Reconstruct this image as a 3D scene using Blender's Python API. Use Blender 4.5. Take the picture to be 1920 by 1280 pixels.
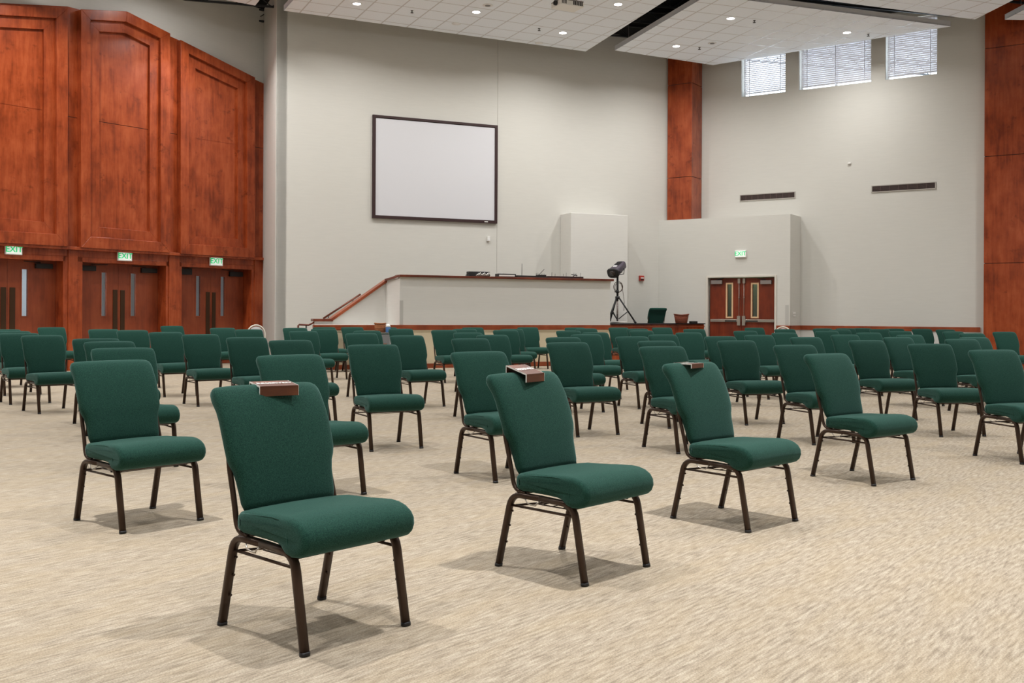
import bpy, math, random
from mathutils import Vector, Matrix
random.seed(7)
PI = math.pi
for o in list(bpy.data.objects):
    bpy.data.objects.remove(o)
SC = bpy.context.scene
COL = SC.collection

# ------------------------------------------------------------------ camera
F, HY, CAMZ, ROLL = 1887.3, 589.1, 1.1854, 0.0052      # focal length in px of a 1920x1280 frame
cd = bpy.data.cameras.new('camera'); cam = bpy.data.objects.new('camera', cd); COL.objects.link(cam)
cd.sensor_width = 36.0; cd.sensor_fit = 'HORIZONTAL'; cd.lens = 36.0*F/1920.0
cd.shift_x = 0.0; cd.shift_y = -(640.0-HY)/1920.0
cd.clip_start = 0.05; cd.clip_end = 200
_c, _s = math.cos(ROLL), math.sin(ROLL)
cam.matrix_world = Matrix(((_c, -_s, 0, 0), (0, 0, -1, 0), (_s, _c, 0, CAMZ), (0, 0, 0, 1)))
SC.camera = cam
# ------------------------------------------------------------------ world and exposure
w = bpy.data.worlds.new('world'); SC.world = w; w.use_nodes = True
bg = w.node_tree.nodes['Background']; bg.inputs[0].default_value = (0.80, 0.88, 1.0, 1); bg.inputs[1].default_value = 5.0
vs = SC.view_settings
vs.view_transform = 'Standard'; vs.look = 'None'; vs.gamma = 1.0; vs.use_curve_mapping = False
vs.exposure = 0.0

def area_light(name, loc, power, size, rot=(0, 0, 0), color=(1, 0.988, 0.97), spread=PI, shape='DISK', size_y=None):
    l = bpy.data.lights.new(name, 'AREA'); l.shape = shape; l.size = size
    if size_y: l.size_y = size_y
    l.energy = power; l.color = color; l.spread = spread
    o = bpy.data.objects.new(name, l); COL.objects.link(o); o.location = loc; o.rotation_euler = rot
    return o
# ceiling downlights: the ones seen in the photo and those of the rest of the hall
LAMP_W = 70.0
ZC = 7.67                       # underside of the hung ceiling panels

# ------------------------------------------------------------------ photo point -> world point
def unroll(px, py):
    x, y = px-960.0, py-HY
    return x*_c+y*_s, -x*_s+y*_c
def on_plane(px, py, a, c):     # vertical plane a*X + Y = c
    u, v = unroll(px, py); Y = c/(1+a*u/F)
    return Vector((u*Y/F, Y, CAMZ-v*Y/F))
def at_z(px, py, z):
    u, v = unroll(px, py); Y = F*(CAMZ-z)/v
    return Vector((u*Y/F, Y, z))
def at_y(px, py, Y):
    u, v = unroll(px, py)
    return Vector((u*Y/F, Y, CAMZ-v*Y/F))

# ------------------------------------------------------------------ mesh builder
class MB:
    def __init__(s): s.v = []; s.f = []; s.sm = []
    def quadpoly(s, pts, smooth=False):
        n = len(s.v); s.v += [Vector(p) for p in pts]; s.f.append(list(range(n, n+len(pts)))); s.sm.append(smooth)
    def prism(s, pts, off):                 # polygon pts pushed along vector off
        n = len(s.v); k = len(pts); off = Vector(off)
        s.v += [Vector(p) for p in pts]+[Vector(p)+off for p in pts]
        s.f.append([n+i for i in range(k)][::-1]); s.f.append([n+k+i for i in range(k)])
        for i in range(k):
            j = (i+1) % k; s.f.append([n+i, n+j, n+k+j, n+k+i])
        s.sm += [False]*(k+2)
    def box(s, x0, x1, y0, y1, z0, z1):
        s.prism([(x0, y0, z0), (x1, y0, z0), (x1, y1, z0), (x0, y1, z0)], (0, 0, z1-z0))
    def rings(s, rs, cap=True, smooth=True, closed=False):
        n = len(s.v); k = len(rs[0])
        for r in rs: s.v += [Vector(p) for p in r]
        m = len(rs)
        for i in range(m if closed else m-1):
            a = n+i*k; b = n+((i+1) % m)*k
            for j in range(k):
                j2 = (j+1) % k; s.f.append([a+j, a+j2, b+j2, b+j]); s.sm.append(smooth)
        if cap and not closed:
            s.f.append([n+j for j in range(k)][::-1]); s.f.append([n+(m-1)*k+j for j in range(k)]); s.sm += [smooth, smooth]
    def tube(s, pts, r, k=8, r2=None, side=None, closed=False, pw=1.0):
        pts = [Vector(p) for p in pts]; rs = []; m = len(pts)
        prev = None
        for i, p in enumerate(pts):
            if closed: t = pts[(i+1) % m]-pts[i-1]
            else: t = pts[min(i+1, m-1)]-pts[max(i-1, 0)]
            t.normalize()
            if side is not None: a = Vector(side)
            elif prev is not None: a = prev
            else: a = Vector((0, 0, 1)) if abs(t.z) < .9 else Vector((1, 0, 0))
            a = (a-t*a.dot(t)).normalized(); prev = a
            b = t.cross(a)
            ra = r[i] if isinstance(r, (list, tuple)) else r
            rb = ra if r2 is None else r2
            ring = []
            for j in range(k):
                th = 2*PI*j/k; cc, ss = math.cos(th), math.sin(th)
                cc = math.copysign(abs(cc)**pw, cc); ss = math.copysign(abs(ss)**pw, ss)
                ring.append(p+a*(ra*cc)+b*(rb*ss))
            rs.append(ring)
        s.rings(rs, True, True, closed)
    def lathe(s, c, prof, k=24, axis='z'):
        rs = []
        for r, h in prof:
            ring = []
            for j in range(k):
                t = 2*PI*j/k
                if axis == 'z': ring.append((c[0]+r*math.cos(t), c[1]+r*math.sin(t), c[2]+h))
                else: ring.append((c[0]+r*math.cos(t), c[1]+h, c[2]+r*math.sin(t)))
            rs.append(ring)
        s.rings(rs)
    def build(s, name, mat, parent=None, bevel=0, loc=None, rotz=0, kind=None):
        me = bpy.data.meshes.new(name); me.from_pydata([tuple(v) for v in s.v], [], s.f); me.update()
        me.polygons.foreach_set('use_smooth', s.sm)
        import bmesh
        b = bmesh.new(); b.from_mesh(me); bmesh.ops.recalc_face_normals(b, faces=b.faces); b.to_mesh(me); b.free()
        me.materials.append(mat)
        o = bpy.data.objects.new(name, me); COL.objects.link(o)
        if parent is not None: o.parent = parent
        if loc is not None: o.location = loc
        o.rotation_euler.z = rotz
        if bevel:
            m = o.modifiers.new('bevel', 'BEVEL'); m.width = bevel; m.segments = 2; m.limit_method = 'ANGLE'; m.angle_limit = math.radians(40)
        if kind: o['kind'] = kind
        return o
def tag(o, label, cat, group=None):
    o['label'] = label; o['category'] = cat
    if group: o['group'] = group
    return o
def empty(name, label, cat, loc=(0, 0, 0), rotz=0, group=None):
    o = bpy.data.objects.new(name, None); COL.objects.link(o); o.location = loc; o.rotation_euler = (0, 0, rotz)
    o.empty_display_size = .1
    return tag(o, label, cat, group)
def copy_tree(o, parent=None):
    c = o.copy(); COL.objects.link(c)
    if parent is not None: c.parent = parent
    for ch in list(o.children): copy_tree(ch, c)
    return c

# ------------------------------------------------------------------ materials
def srgb(r, g, b):
    f = lambda x: (x/255/12.92) if x/255 <= .04045 else ((x/255+.055)/1.055)**2.4
    return (f(r), f(g), f(b), 1)
def mat(name, col, rough=.6, metal=0, emit=0, ecol=None, spec=.5, sheen=0):
    m = bpy.data.materials.new(name); m.use_nodes = True; b = m.node_tree.nodes['Principled BSDF']
    b.inputs['Base Color'].default_value = col; b.inputs['Roughness'].default_value = rough
    b.inputs['Metallic'].default_value = metal; b.inputs['Specular IOR Level'].default_value = spec
    b.inputs['Sheen Weight'].default_value = sheen
    if emit:
        b.inputs['Emission Color'].default_value = ecol or col; b.inputs['Emission Strength'].default_value = emit
    return m
def N(m, t, **kw):
    n = m.node_tree.nodes.new(t)
    for k, v in kw.items():
        if hasattr(n, k): setattr(n, k, v)
        else: n.inputs[k.replace('_', ' ')].default_value = v
    return n
def L(m, a, ai, b, bi): m.node_tree.links.new(a.outputs[ai], b.inputs[bi])
def BS(m): return m.node_tree.nodes['Principled BSDF']
def mapped(m, scale=(1, 1, 1), rot=(0, 0, 0), coord='Object', loc=(0, 0, 0)):
    tc = N(m, 'ShaderNodeTexCoord'); mp = N(m, 'ShaderNodeMapping')
    mp.inputs['Scale'].default_value = scale; mp.inputs['Rotation'].default_value = rot; mp.inputs['Location'].default_value = loc
    L(m, tc, coord, mp, 'Vector'); return mp
def ramp(m, stops):
    r = N(m, 'ShaderNodeValToRGB'); e = r.color_ramp.elements
    e[0].position, e[0].color = stops[0]; e[1].position, e[1].color = stops[-1]
    for p, c in stops[1:-1]:
        x = e.new(p); x.color = c
    return r
def bump(m, src, out, strength=.2, dist=.01):
    b = N(m, 'ShaderNodeBump'); b.inputs['Strength'].default_value = strength; b.inputs['Distance'].default_value = dist
    L(m, src, out, b, 'Height'); L(m, b, 'Normal', BS(m), 'Normal')

def carpet_mat():
    m = mat('carpet', srgb(205, 192, 168), .95, spec=.1)
    ang = math.atan2(.786, .619)
    mp = mapped(m, (1, 1, 1), (0, 0, -ang))
    def noise(sc, det, scl):
        q = N(m, 'ShaderNodeMapping'); q.inputs['Scale'].default_value = sc; L(m, mp, 'Vector', q, 'Vector')
        n = N(m, 'ShaderNodeTexNoise'); n.inputs['Scale'].default_value = scl; n.inputs['Detail'].default_value = det; n.inputs['Roughness'].default_value = .6
        L(m, q, 'Vector', n, 'Vector'); return n
    n1 = noise((9.0, 66, 1), 4, 1.0)          # short streaks along the weave
    n2 = noise((1.0, 3.5, 1), 2, 1.6)         # soft ochre clouds
    n3 = noise((160, 160, 1), 2, 1.0)         # fibres
    r1 = ramp(m, [(.32, srgb(140, 128, 112)), (.50, srgb(168, 155, 137)), (.68, srgb(188, 176, 158))]); L(m, n1, 'Fac', r1, 'Fac')
    r2 = ramp(m, [(.42, (0, 0, 0, 1)), (.70, (.38, .38, .38, 1))]); L(m, n2, 'Fac', r2, 'Fac')
    mx = N(m, 'ShaderNodeMixRGB'); L(m, r2, 'Color', mx, 'Fac'); L(m, r1, 'Color', mx, 'Color1'); mx.inputs['Color2'].default_value = srgb(172, 154, 126)
    r3 = ramp(m, [(.3, (.70, .70, .70, 1)), (.7, (1.16, 1.16, 1.16, 1))]); L(m, n3, 'Fac', r3, 'Fac')
    mu = N(m, 'ShaderNodeMixRGB', blend_type='MULTIPLY'); mu.inputs['Fac'].default_value = 1; L(m, mx, 'Color', mu, 'Color1'); L(m, r3, 'Color', mu, 'Color2')
    L(m, mu, 'Color', BS(m), 'Base Color'); bump(m, n3, 'Fac', .5, .004)
    return m
def wall_mat(name, col):
    m = mat(name, col, .9, spec=.2)
    mp = mapped(m, (1, 1, 14)); n = N(m, 'ShaderNodeTexNoise'); n.inputs['Scale'].default_value = 3; n.inputs['Detail'].default_value = 3
    L(m, mp, 'Vector', n, 'Vector')
    k = [c for c in col[:3]]
    r = ramp(m, [(.35, tuple(x*.985 for x in k)+(1,)), (.65, tuple(min(1, x*1.01) for x in k)+(1,))]); L(m, n, 'Fac', r, 'Fac')
    L(m, r, 'Color', BS(m), 'Base Color')
    n2 = N(m, 'ShaderNodeTexNoise'); n2.inputs['Scale'].default_value = 60; L(m, mapped(m, (1, 1, 3)), 'Vector', n2, 'Vector')
    bump(m, n2, 'Fac', .12, .003)
    return m
def wood_mat(name, dark, mid, light, rough=.32, vert=True, blot=1.0):
    m = mat(name, mid, rough, spec=.45)
    sc = (5, 5, .45) if vert else (.6, .6, 7)
    n1 = N(m, 'ShaderNodeTexNoise'); n1.inputs['Scale'].default_value = 3.2; n1.inputs['Detail'].default_value = 6; n1.inputs['Roughness'].default_value = .62; n1.inputs['Distortion'].default_value = .5
    L(m, mapped(m, sc), 'Vector', n1, 'Vector')
    n2 = N(m, 'ShaderNodeTexNoise'); n2.inputs['Scale'].default_value = 1.7; n2.inputs['Detail'].default_value = 4; n2.inputs['Roughness'].default_value = .6
    L(m, mapped(m, (1.6, 1.6, 1)), 'Vector', n2, 'Vector')
    mixn = N(m, 'ShaderNodeMixRGB'); mixn.inputs['Fac'].default_value = .62; L(m, n1, 'Fac', mixn, 'Color1'); L(m, n2, 'Fac', mixn, 'Color2')
    r = ramp(m, [(.34, dark), (.50, mid), (.66, light)]); L(m, mixn, 'Color', r, 'Fac')
    # dark knots / figure
    n3 = N(m, 'ShaderNodeTexNoise'); n3.inputs['Scale'].default_value = 2.6; n3.inputs['Detail'].default_value = 5; n3.inputs['Roughness'].default_value = .7
    L(m, mapped(m, (1.2, 1.2, 1.6), loc=(3, 1, 2)), 'Vector', n3, 'Vector')
    r3 = ramp(m, [(.60, (0, 0, 0, 1)), (.74, (.6*blot, .6*blot, .6*blot, 1))]); L(m, n3, 'Fac', r3, 'Fac')
    mx = N(m, 'ShaderNodeMixRGB'); L(m, r3, 'Color', mx, 'Fac'); L(m, r, 'Color', mx, 'Color1'); mx.inputs['Color2'].default_value = tuple(x*.55 for x in dark[:3])+(1,)
    L(m, mx, 'Color', BS(m), 'Base Color')
    return m
def fabric_mat():
    m = mat('green_fabric', srgb(30, 88, 74), .9, spec=.1, sheen=.28)
    BS(m).inputs['Sheen Roughness'].default_value = .45; BS(m).inputs['Sheen Tint'].default_value = (.45, .75, .72, 1)
    n = N(m, 'ShaderNodeTexNoise'); n.inputs['Scale'].default_value = 260; n.inputs['Detail'].default_value = 2
    L(m, mapped(m), 'Vector', n, 'Vector')
    r = ramp(m, [(.3, srgb(20, 51, 43)), (.7, srgb(39, 76, 65))]); L(m, n, 'Fac', r, 'Fac'); L(m, r, 'Color', BS(m), 'Base Color')
    bump(m, n, 'Fac', .35, .002)
    return m
def tile_mat():
    m = mat('ceiling_tile', srgb(222, 222, 222), .9, spec=.2)
    tc = N(m, 'ShaderNodeTexCoord'); sp = N(m, 'ShaderNodeSeparateXYZ'); L(m, tc, 'Object', sp, 'Vector')
    outs = []
    for ax in ('X', 'Y'):
        a = N(m, 'ShaderNodeMath', operation='WRAP'); L(m, sp, ax, a, 0); a.inputs[1].default_value = .305; a.inputs[2].default_value = -.305
        b = N(m, 'ShaderNodeMath', operation='ABSOLUTE'); L(m, a, 0, b, 0)
        c = N(m, 'ShaderNodeMath', operation='GREATER_THAN'); L(m, b, 0, c, 0); c.inputs[1].default_value = .290
        outs.append(c)
    mx = N(m, 'ShaderNodeMath', operation='MAXIMUM'); L(m, outs[0], 0, mx, 0); L(m, outs[1], 0, mx, 1)
    n = N(m, 'ShaderNodeTexNoise'); n.inputs['Scale'].default_value = 45; L(m, tc, 'Object', n, 'Vector')
    r = ramp(m, [(.3, srgb(236, 242, 250)), (.7, srgb(243, 248, 255))]); L(m, n, 'Fac', r, 'Fac')
    mc = N(m, 'ShaderNodeMixRGB'); L(m, mx, 0, mc, 'Fac'); L(m, r, 'Color', mc, 'Color1'); mc.inputs['Color2'].default_value = srgb(200, 200, 203)
    L(m, mc, 'Color', BS(m), 'Base Color')
    rr = N(m, 'ShaderNodeMapRange'); L(m, mx, 0, rr, 0); rr.inputs[3].default_value = .9; rr.inputs[4].default_value = .28; L(m, rr, 0, BS(m), 'Roughness')
    return m
def wicker_mat(name, a, b):
    m = mat(name, a, .7)
    wv = N(m, 'ShaderNodeTexWave'); wv.bands_direction = 'Z'; wv.inputs['Scale'].default_value = 16; wv.inputs['Distortion'].default_value = 2.5; wv.inputs['Detail Scale'].default_value = 6
    L(m, mapped(m), 'Vector', wv, 'Vector')
    r = ramp(m, [(.2, b), (.8, a)]); L(m, wv, 'Fac', r, 'Fac'); L(m, r, 'Color', BS(m), 'Base Color'); bump(m, wv, 'Fac', .8, .01)
    return m
M = dict(
    carpet=carpet_mat(),
    wall=wall_mat('wall_paint', srgb(210, 208, 201)),
    white=wall_mat('half_wall_paint', srgb(217, 215, 209)),
    cream=mat('cream_paint', srgb(214, 200, 170), .8),
    cherry=wood_mat('cherry_panelling', srgb(112, 44, 19), srgb(150, 66, 32), srgb(172, 84, 46), .27, True, 1.3),
    door=wood_mat('door_veneer', srgb(112, 48, 25), srgb(136, 62, 34), srgb(150, 74, 42), .4, True, .3),
    door2=wood_mat('dark_door_veneer', srgb(92, 32, 12), srgb(116, 44, 18), srgb(134, 54, 24), .4, True, .4),
    trim=wood_mat('wood_trim', srgb(116, 52, 28), srgb(146, 70, 40), srgb(168, 88, 54), .35, False, .3),
    railw=wood_mat('dark_rail_wood', srgb(78, 34, 20), srgb(104, 48, 30), srgb(128, 66, 42), .3, False, .3),
    walnut=wood_mat('walnut_laminate', srgb(62, 30, 16), srgb(98, 52, 30), srgb(130, 76, 46), .5, False, .2),
    fabric=fabric_mat(),
    leg=mat('bronze_tube', srgb(66, 50, 40), .38, .55),
    legd=mat('dark_metal', srgb(44, 36, 32), .5, .5),
    tile=tile_mat(),
    tedge=mat('panel_edge', srgb(215, 216, 220), .6),
    deck=mat('black_deck', srgb(16, 16, 17), .9, spec=.2),
    duct=mat('black_duct', srgb(36, 37, 38), .6),
    lamp=mat('lamp_face', (1, 1, 1, 1), .5, emit=14, ecol=(1, .97, .92, 1)),
    lampoff=mat('lamp_unlit', srgb(240, 240, 240), .4),
    ring=mat('lamp_ring', srgb(225, 225, 225), .5),
    grille=mat('grey_grille', srgb(130, 130, 130), .6),
    black=mat('black_plastic', srgb(24, 23, 25), .5),
    dkbrown=mat('screen_border', srgb(48, 22, 22), .6),
    screen=mat('screen_fabric', srgb(212, 212, 216), .75),
    whitep=mat('white_plastic', srgb(232, 230, 226), .5),
    greym=mat('grey_metal', srgb(150, 142, 138), .4, .4),
    steel=mat('satin_steel', srgb(178, 170, 160), .32, .7),
    bronze=mat('bronze_plate', srgb(74, 52, 34), .45, .6),
    frame=mat('painted_frame', srgb(214, 209, 198), .6),
    beige=mat('beige_glazing_frame', srgb(214, 178, 138), .5),
    counter=mat('black_counter_top', srgb(26, 26, 29), .3),
    signface=mat('exit_sign_face', srgb(236, 242, 236), .4, emit=.4, ecol=(.93, 1, .96, 1)),
    signgreen=mat('exit_letters', srgb(20, 190, 110), .5, emit=.45, ecol=srgb(30, 215, 130)),
    lettering=mat('white_lettering', srgb(246, 244, 240), .5),
    red=mat('fire_alarm_red', srgb(176, 44, 30), .5),
    slat=mat('blind_slat', srgb(226, 224, 228), .6),
    cord=mat('blind_tape', srgb(240, 244, 255), .6),
    blue=mat('blue_plastic', srgb(70, 118, 178), .5),
    purple=mat('lamp_housing', srgb(74, 66, 78), .45, .2),
    lens=mat('dark_lens', srgb(52, 44, 40), .15),
    pole=mat('chrome_pole', srgb(170, 160, 158), .25, .8),
    wick=wicker_mat('red_wicker', srgb(156, 78, 48), srgb(84, 32, 18)),
    wick2=wicker_mat('honey_wicker', srgb(196, 128, 78), srgb(128, 66, 34)),
    ivory=mat('ivory_metal', srgb(226, 222, 208), .4),
    padgrey=mat('grey_pad', srgb(168, 166, 164), .8),
    guard=mat('clear_guard', srgb(192, 190, 184), .25),
    lobby=mat('lobby_wall', srgb(214, 218, 222), .9),
    lobbyg=mat('side_corridor_wall', srgb(130, 142, 112), .9),
    vent=mat('vent_dark', srgb(92, 74, 70), .6),
    ventf=mat('vent_frame', srgb(172, 166, 158), .5),
    stone=mat('grey_hard_floor', srgb(178, 172, 170), .5),
)
def glass_mat():
    m = bpy.data.materials.new('clear_glass'); m.use_nodes = True; nt = m.node_tree; nt.nodes.clear()
    out = nt.nodes.new('ShaderNodeOutputMaterial'); tr = nt.nodes.new('ShaderNodeBsdfTransparent'); gl = nt.nodes.new('ShaderNodeBsdfGlossy')
    gl.inputs['Roughness'].default_value = .05; tr.inputs['Color'].default_value = (.93, .96, .96, 1)
    mx = nt.nodes.new('ShaderNodeMixShader'); mx.inputs[0].default_value = .07
    nt.links.new(tr.outputs[0], mx.inputs[1]); nt.links.new(gl.outputs[0], mx.inputs[2]); nt.links.new(mx.outputs[0], out.inputs[0])
    return m
M['glass'] = glass_mat()

def text_mesh(name, body, size, m, parent, mw, extrude=.002):
    cu = bpy.data.curves.new(name, 'FONT'); cu.body = body; cu.size = size; cu.align_x = 'CENTER'; cu.align_y = 'CENTER'; cu.extrude = extrude
    cu.offset = size*.018
    t = bpy.data.objects.new('tmp_text', cu); COL.objects.link(t)
    bpy.context.view_layer.update()
    me = bpy.data.meshes.new_from_object(t.evaluated_get(bpy.context.evaluated_depsgraph_get()))
    bpy.data.objects.remove(t)
    me.name = name; me.materials.clear(); me.materials.append(m)
    o = bpy.data.objects.new(name, me); COL.objects.link(o)
    if parent is not None: o.parent = parent
    o.matrix_local = mw
    return o

# ------------------------------------------------------------------ wall planes (a*X + Y = c)
A_M, C_M = -0.441, 24.90          # main wall with the screen
A_B, C_B = -0.441, 22.83          # booth front below the screen
A_L, C_L = -1.27, 31.72           # left panelled wall
A_R, C_R = 0.66, 30.12            # right wall with clerestory windows
A_V, C_V = 0.66, 29.16            # vestibule wall with the double doors
DECK = 8.45
class Plane:
    """local wall frame: s along the wall (to the right), z up, d out of the wall into the hall"""
    def __init__(s, a, c):
        s.a, s.c = a, c; n = math.hypot(a, 1)
        s.e = Vector((1/n, -a/n, 0)); s.n = Vector((-a/n, -1/n, 0)); s.o = Vector((0, c, 0)); s.k = n
    def P(s, t, z, d=0): return s.o+s.e*t+s.n*d+Vector((0, 0, z))
    def s_of(s, p): return (Vector(p)-s.o).dot(s.e)
    def pix(s, px, py, d=0):              # (s, z) of a photo point lying d in front of the plane
        p = on_plane(px, py, s.a, s.c-d*s.k); return s.s_of(p), p.z
    def world(s, px, py, d=0): return on_plane(px, py, s.a, s.c-d*s.k)
    def rot(s): return math.atan2(s.e.y, s.e.x)
    def slab(s, mb, poly, d0, d1): mb.prism([s.P(t, z, d0) for t, z in poly], s.n*(d1-d0))
    def rect(s, mb, s0, s1, z0, z1, d0, d1): s.slab(mb, [(s0, z0), (s1, z0), (s1, z1), (s0, z1)], d0, d1)
    def ringslab(s, mb, outer, inner, d0, d1):
        k = len(outer)
        for i in range(k):
            j = (i+1) % k; s.slab(mb, [outer[i], outer[j], inner[j], inner[i]], d0, d1)
    def matrix(s, t, z, d=0):             # x along wall, y up, z out of the wall (for lettering)
        p = s.P(t, z, d); up = Vector((0, 0, 1)); m = Matrix((s.e, up, s.n)).transposed().to_4x4(); m.translation = p; return m
PM, PB, PL, PR, PV = Plane(A_M, C_M), Plane(A_B, C_B), Plane(A_L, C_L), Plane(A_R, C_R), Plane(A_V, C_V)
def meet(p, q):
    X = (p.c-q.c)/(p.a-q.a); return Vector((X, p.c-p.a*X, 0))

def wall_holes(name, pl, s0, s1, z0, z1, holes, m, depth=.3):
    mb = MB(); ss = sorted({s0, s1, *[h[0] for h in holes], *[h[1] for h in holes]}); zs = sorted({z0, z1, *[h[2] for h in holes], *[h[3] for h in holes]})
    for i in range(len(ss)-1):
        for j in range(len(zs)-1):
            cs, cz = (ss[i]+ss[i+1])/2, (zs[j]+zs[j+1])/2
            if any(h[0] < cs < h[1] and h[2] < cz < h[3] for h in holes): continue
            pl.rect(mb, ss[i], ss[i+1], zs[j], zs[j+1], -depth, 0)
    return mb.build(name, m, kind='structure')

# ------------------------------------------------------------------ room shell
corner_L = Vector((-5.312, PM.c-PM.a*-5.312, 0))
away = -PM.n
cl2 = corner_L+away*1.69                       # foot of the return, meets the left wall
corner_R = meet(PM, PR)
mb = MB(); mb.prism([(-19, -9, -.3), (21, -9, -.3), (21, 31, -.3), (-19, 31, -.3)], (0, 0, .3))
floor = mb.build('floor', M['carpet'], kind='structure')
# hard floor beyond the carpet edge at the right
q = [at_z(1909, 697, 0), at_z(1914, 740, 0)]
mb = MB(); mb.prism([(q[0].x, q[0].y, .0), (q[1].x, q[1].y, 0), (q[1].x+6, q[1].y-3.5, 0), (q[0].x+6, q[0].y-3.6, 0)], (0, 0, .006))
o = mb.build('floor', M['stone'], kind='structure')
_k = 1.0
mb = MB(); mb.prism([(-18.8, -9.2, DECK), (20.3, -9.2, DECK), (20.3, PR.c-PR.a*20.3+.05, DECK), (corner_R.x+.0, corner_R.y+.08, DECK), (corner_L.x, corner_L.y+.1, DECK), (cl2.x+.1, cl2.y+.15, DECK), (-18.8, PL.c-PL.a*-18.8+.2, DECK)], (0, 0, .2))
mb.build('ceiling', M['deck'], kind='structure')
# main wall (thin groove at the sheet joint)
sL, sR = PM.s_of(corner_L), PM.s_of(corner_R)+.1
sj, _ = PM.pix(932.5, 300)
mb = MB(); PM.rect(mb, sL, sj-.004, 0, DECK, -.25, 0); PM.rect(mb, sj+.004, sR, 0, DECK, -.25, 0); PM.rect(mb, sj-.02, sj+.02, 0, DECK, -.25, -.012)
mb.build('wall_back', M['wall'], kind='structure')
# return at the left end of the main wall
mb = MB(); d = PM.n
mb.prism([corner_L+PM.e*.01, corner_L+PM.e*.25, cl2+PM.e*.25-d*.2, cl2+PM.e*.01-d*.2], (0, 0, DECK))
mb.build('wall_return', M['wall'], kind='structure')
# left wall: door openings
sLc = PL.s_of(cl2)
Zh = 2.33
D1 = [PL.pix(-42, 500)[0], PL.pix(115.7, 500)[0]]
D2 = [PL.pix(151.8, 500)[0], PL.pix(308.5, 500)[0]]
D3 = [PL.pix(338, 500)[0], PL.pix(468.8, 500)[0]]
def headz(px, py): return PL.pix(px, py)[1]
zh = (headz(152, 490.8)+headz(308, 498.5)+headz(338, 500.5)+headz(468, 505.5))/4
s_far = PL.s_of(Vector((-18.6, PL.c-PL.a*-18.6, 0)))
wall_holes('wall_left', PL, s_far, sLc+.25, 0, DECK, [(D_[0]-.03, D_[1]+.03, -1, zh+.03) for D_ in (D1, D2, D3)], M['wall'], .3)
# side and rear walls of the hall, behind the camera
mb = MB(); mb.box(-18.8, -18.5, -9, 9, 0, DECK); mb.build('wall_left', M['wall'], kind='structure')
mb = MB(); mb.box(-18.8, 20.3, -9.2, -8.9, 0, DECK); mb.build('wall_rear', M['wall'], kind='structure')
mb = MB(); mb.box(20, 20.3, -9, 17.5, 0, DECK); mb.build('wall_right', M['wall'], kind='structure')
# right wall with three clerestory windows
wz0 = (PR.pix(1431, 176)[1]+PR.pix(1566, 161.5)[1]+PR.pix(1708, 144.5)[1])/3
wz1 = PR.pix(1757, 26)[1]
WS = [(PR.pix(1390, 170)[0], PR.pix(1472.5, 170)[0]), (PR.pix(1498, 160)[0], PR.pix(1633, 160)[0]), (PR.pix(1660, 145)[0], PR.pix(1757, 140)[0])]
wall_holes('wall_right', PR, PR.s_of(corner_R)-.1, PR.s_of(Vector((20.2, PR.c-PR.a*20.2, 0))), 0, DECK, [(a, b, wz0, wz1) for a, b in WS], M['wall'], .28)

# ------------------------------------------------------------------ clerestory windows with blinds
for i, (a, b) in enumerate(WS):
    mb = MB(); t = .045
    for (x0, x1, z0, z1) in ((a, a+t, wz0, wz1), (b-t, b, wz0, wz1), (a, b, wz0, wz0+t), (a, b, wz1-t, wz1)):
        PR.rect(mb, x0, x1, z0, z1, -.27, -.20)
    if i == 1: PR.rect(mb, (a+b)/2-.02, (a+b)/2+.02, wz0, wz1, -.27, -.20)
    fr = mb.build('window_%d' % (i+1), M['whitep'], kind='structure')
    mb = MB(); PR.rect(mb, a+t, b-t, wz0+t, wz1-t, -.245, -.239); mb.build('pane', M['glass'], fr)
    bl = MB(); nsl = int((wz1-wz0-.06)/.05); tl = math.radians(54 if i else 34)
    for k in range(nsl):
        z = wz1-.06-.05*k
        dy, dz = .024*math.cos(tl), .024*math.sin(tl)
        p = [PR.P(a+.03, z-dz, -.12-dy), PR.P(b-.012, z-dz, -.12-dy), PR.P(b-.012, z+dz, -.12+dy), PR.P(a+.03, z+dz, -.12+dy)]
        bl.prism(p, (0, 0, .0022))
    bo = bl.build('window_blind', M['slat'])
    nm = ['white slatted blind in the left clerestory window, brightest', 'wide white slatted blind in the middle clerestory window', 'white slatted blind in the right clerestory window near the wood pillar'][i]
    tag(bo, nm, 'blind', 'clerestory window blinds')
    mb = MB(); PR.rect(mb, a+.02, b-.01, wz1-.045, wz1-.005, -.15, -.09); mb.build('head_rail', M['slat'], bo)
    mb = MB(); PR.rect(mb, a+.03, b-.012, wz0+.004, wz0+.022, -.145, -.10); mb.build('bottom_rail', M['slat'], bo)
    fr_ = [.16, .86] if i != 1 else [.1, .5, .9]
    for f_ in fr_:
        s_ = a+(b-a)*f_; mb = MB(); PR.rect(mb, s_-.009, s_+.009, wz0+.01, wz1-.02, -.097, -.094); mb.build('ladder_tape', M['cord'], bo)

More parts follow.
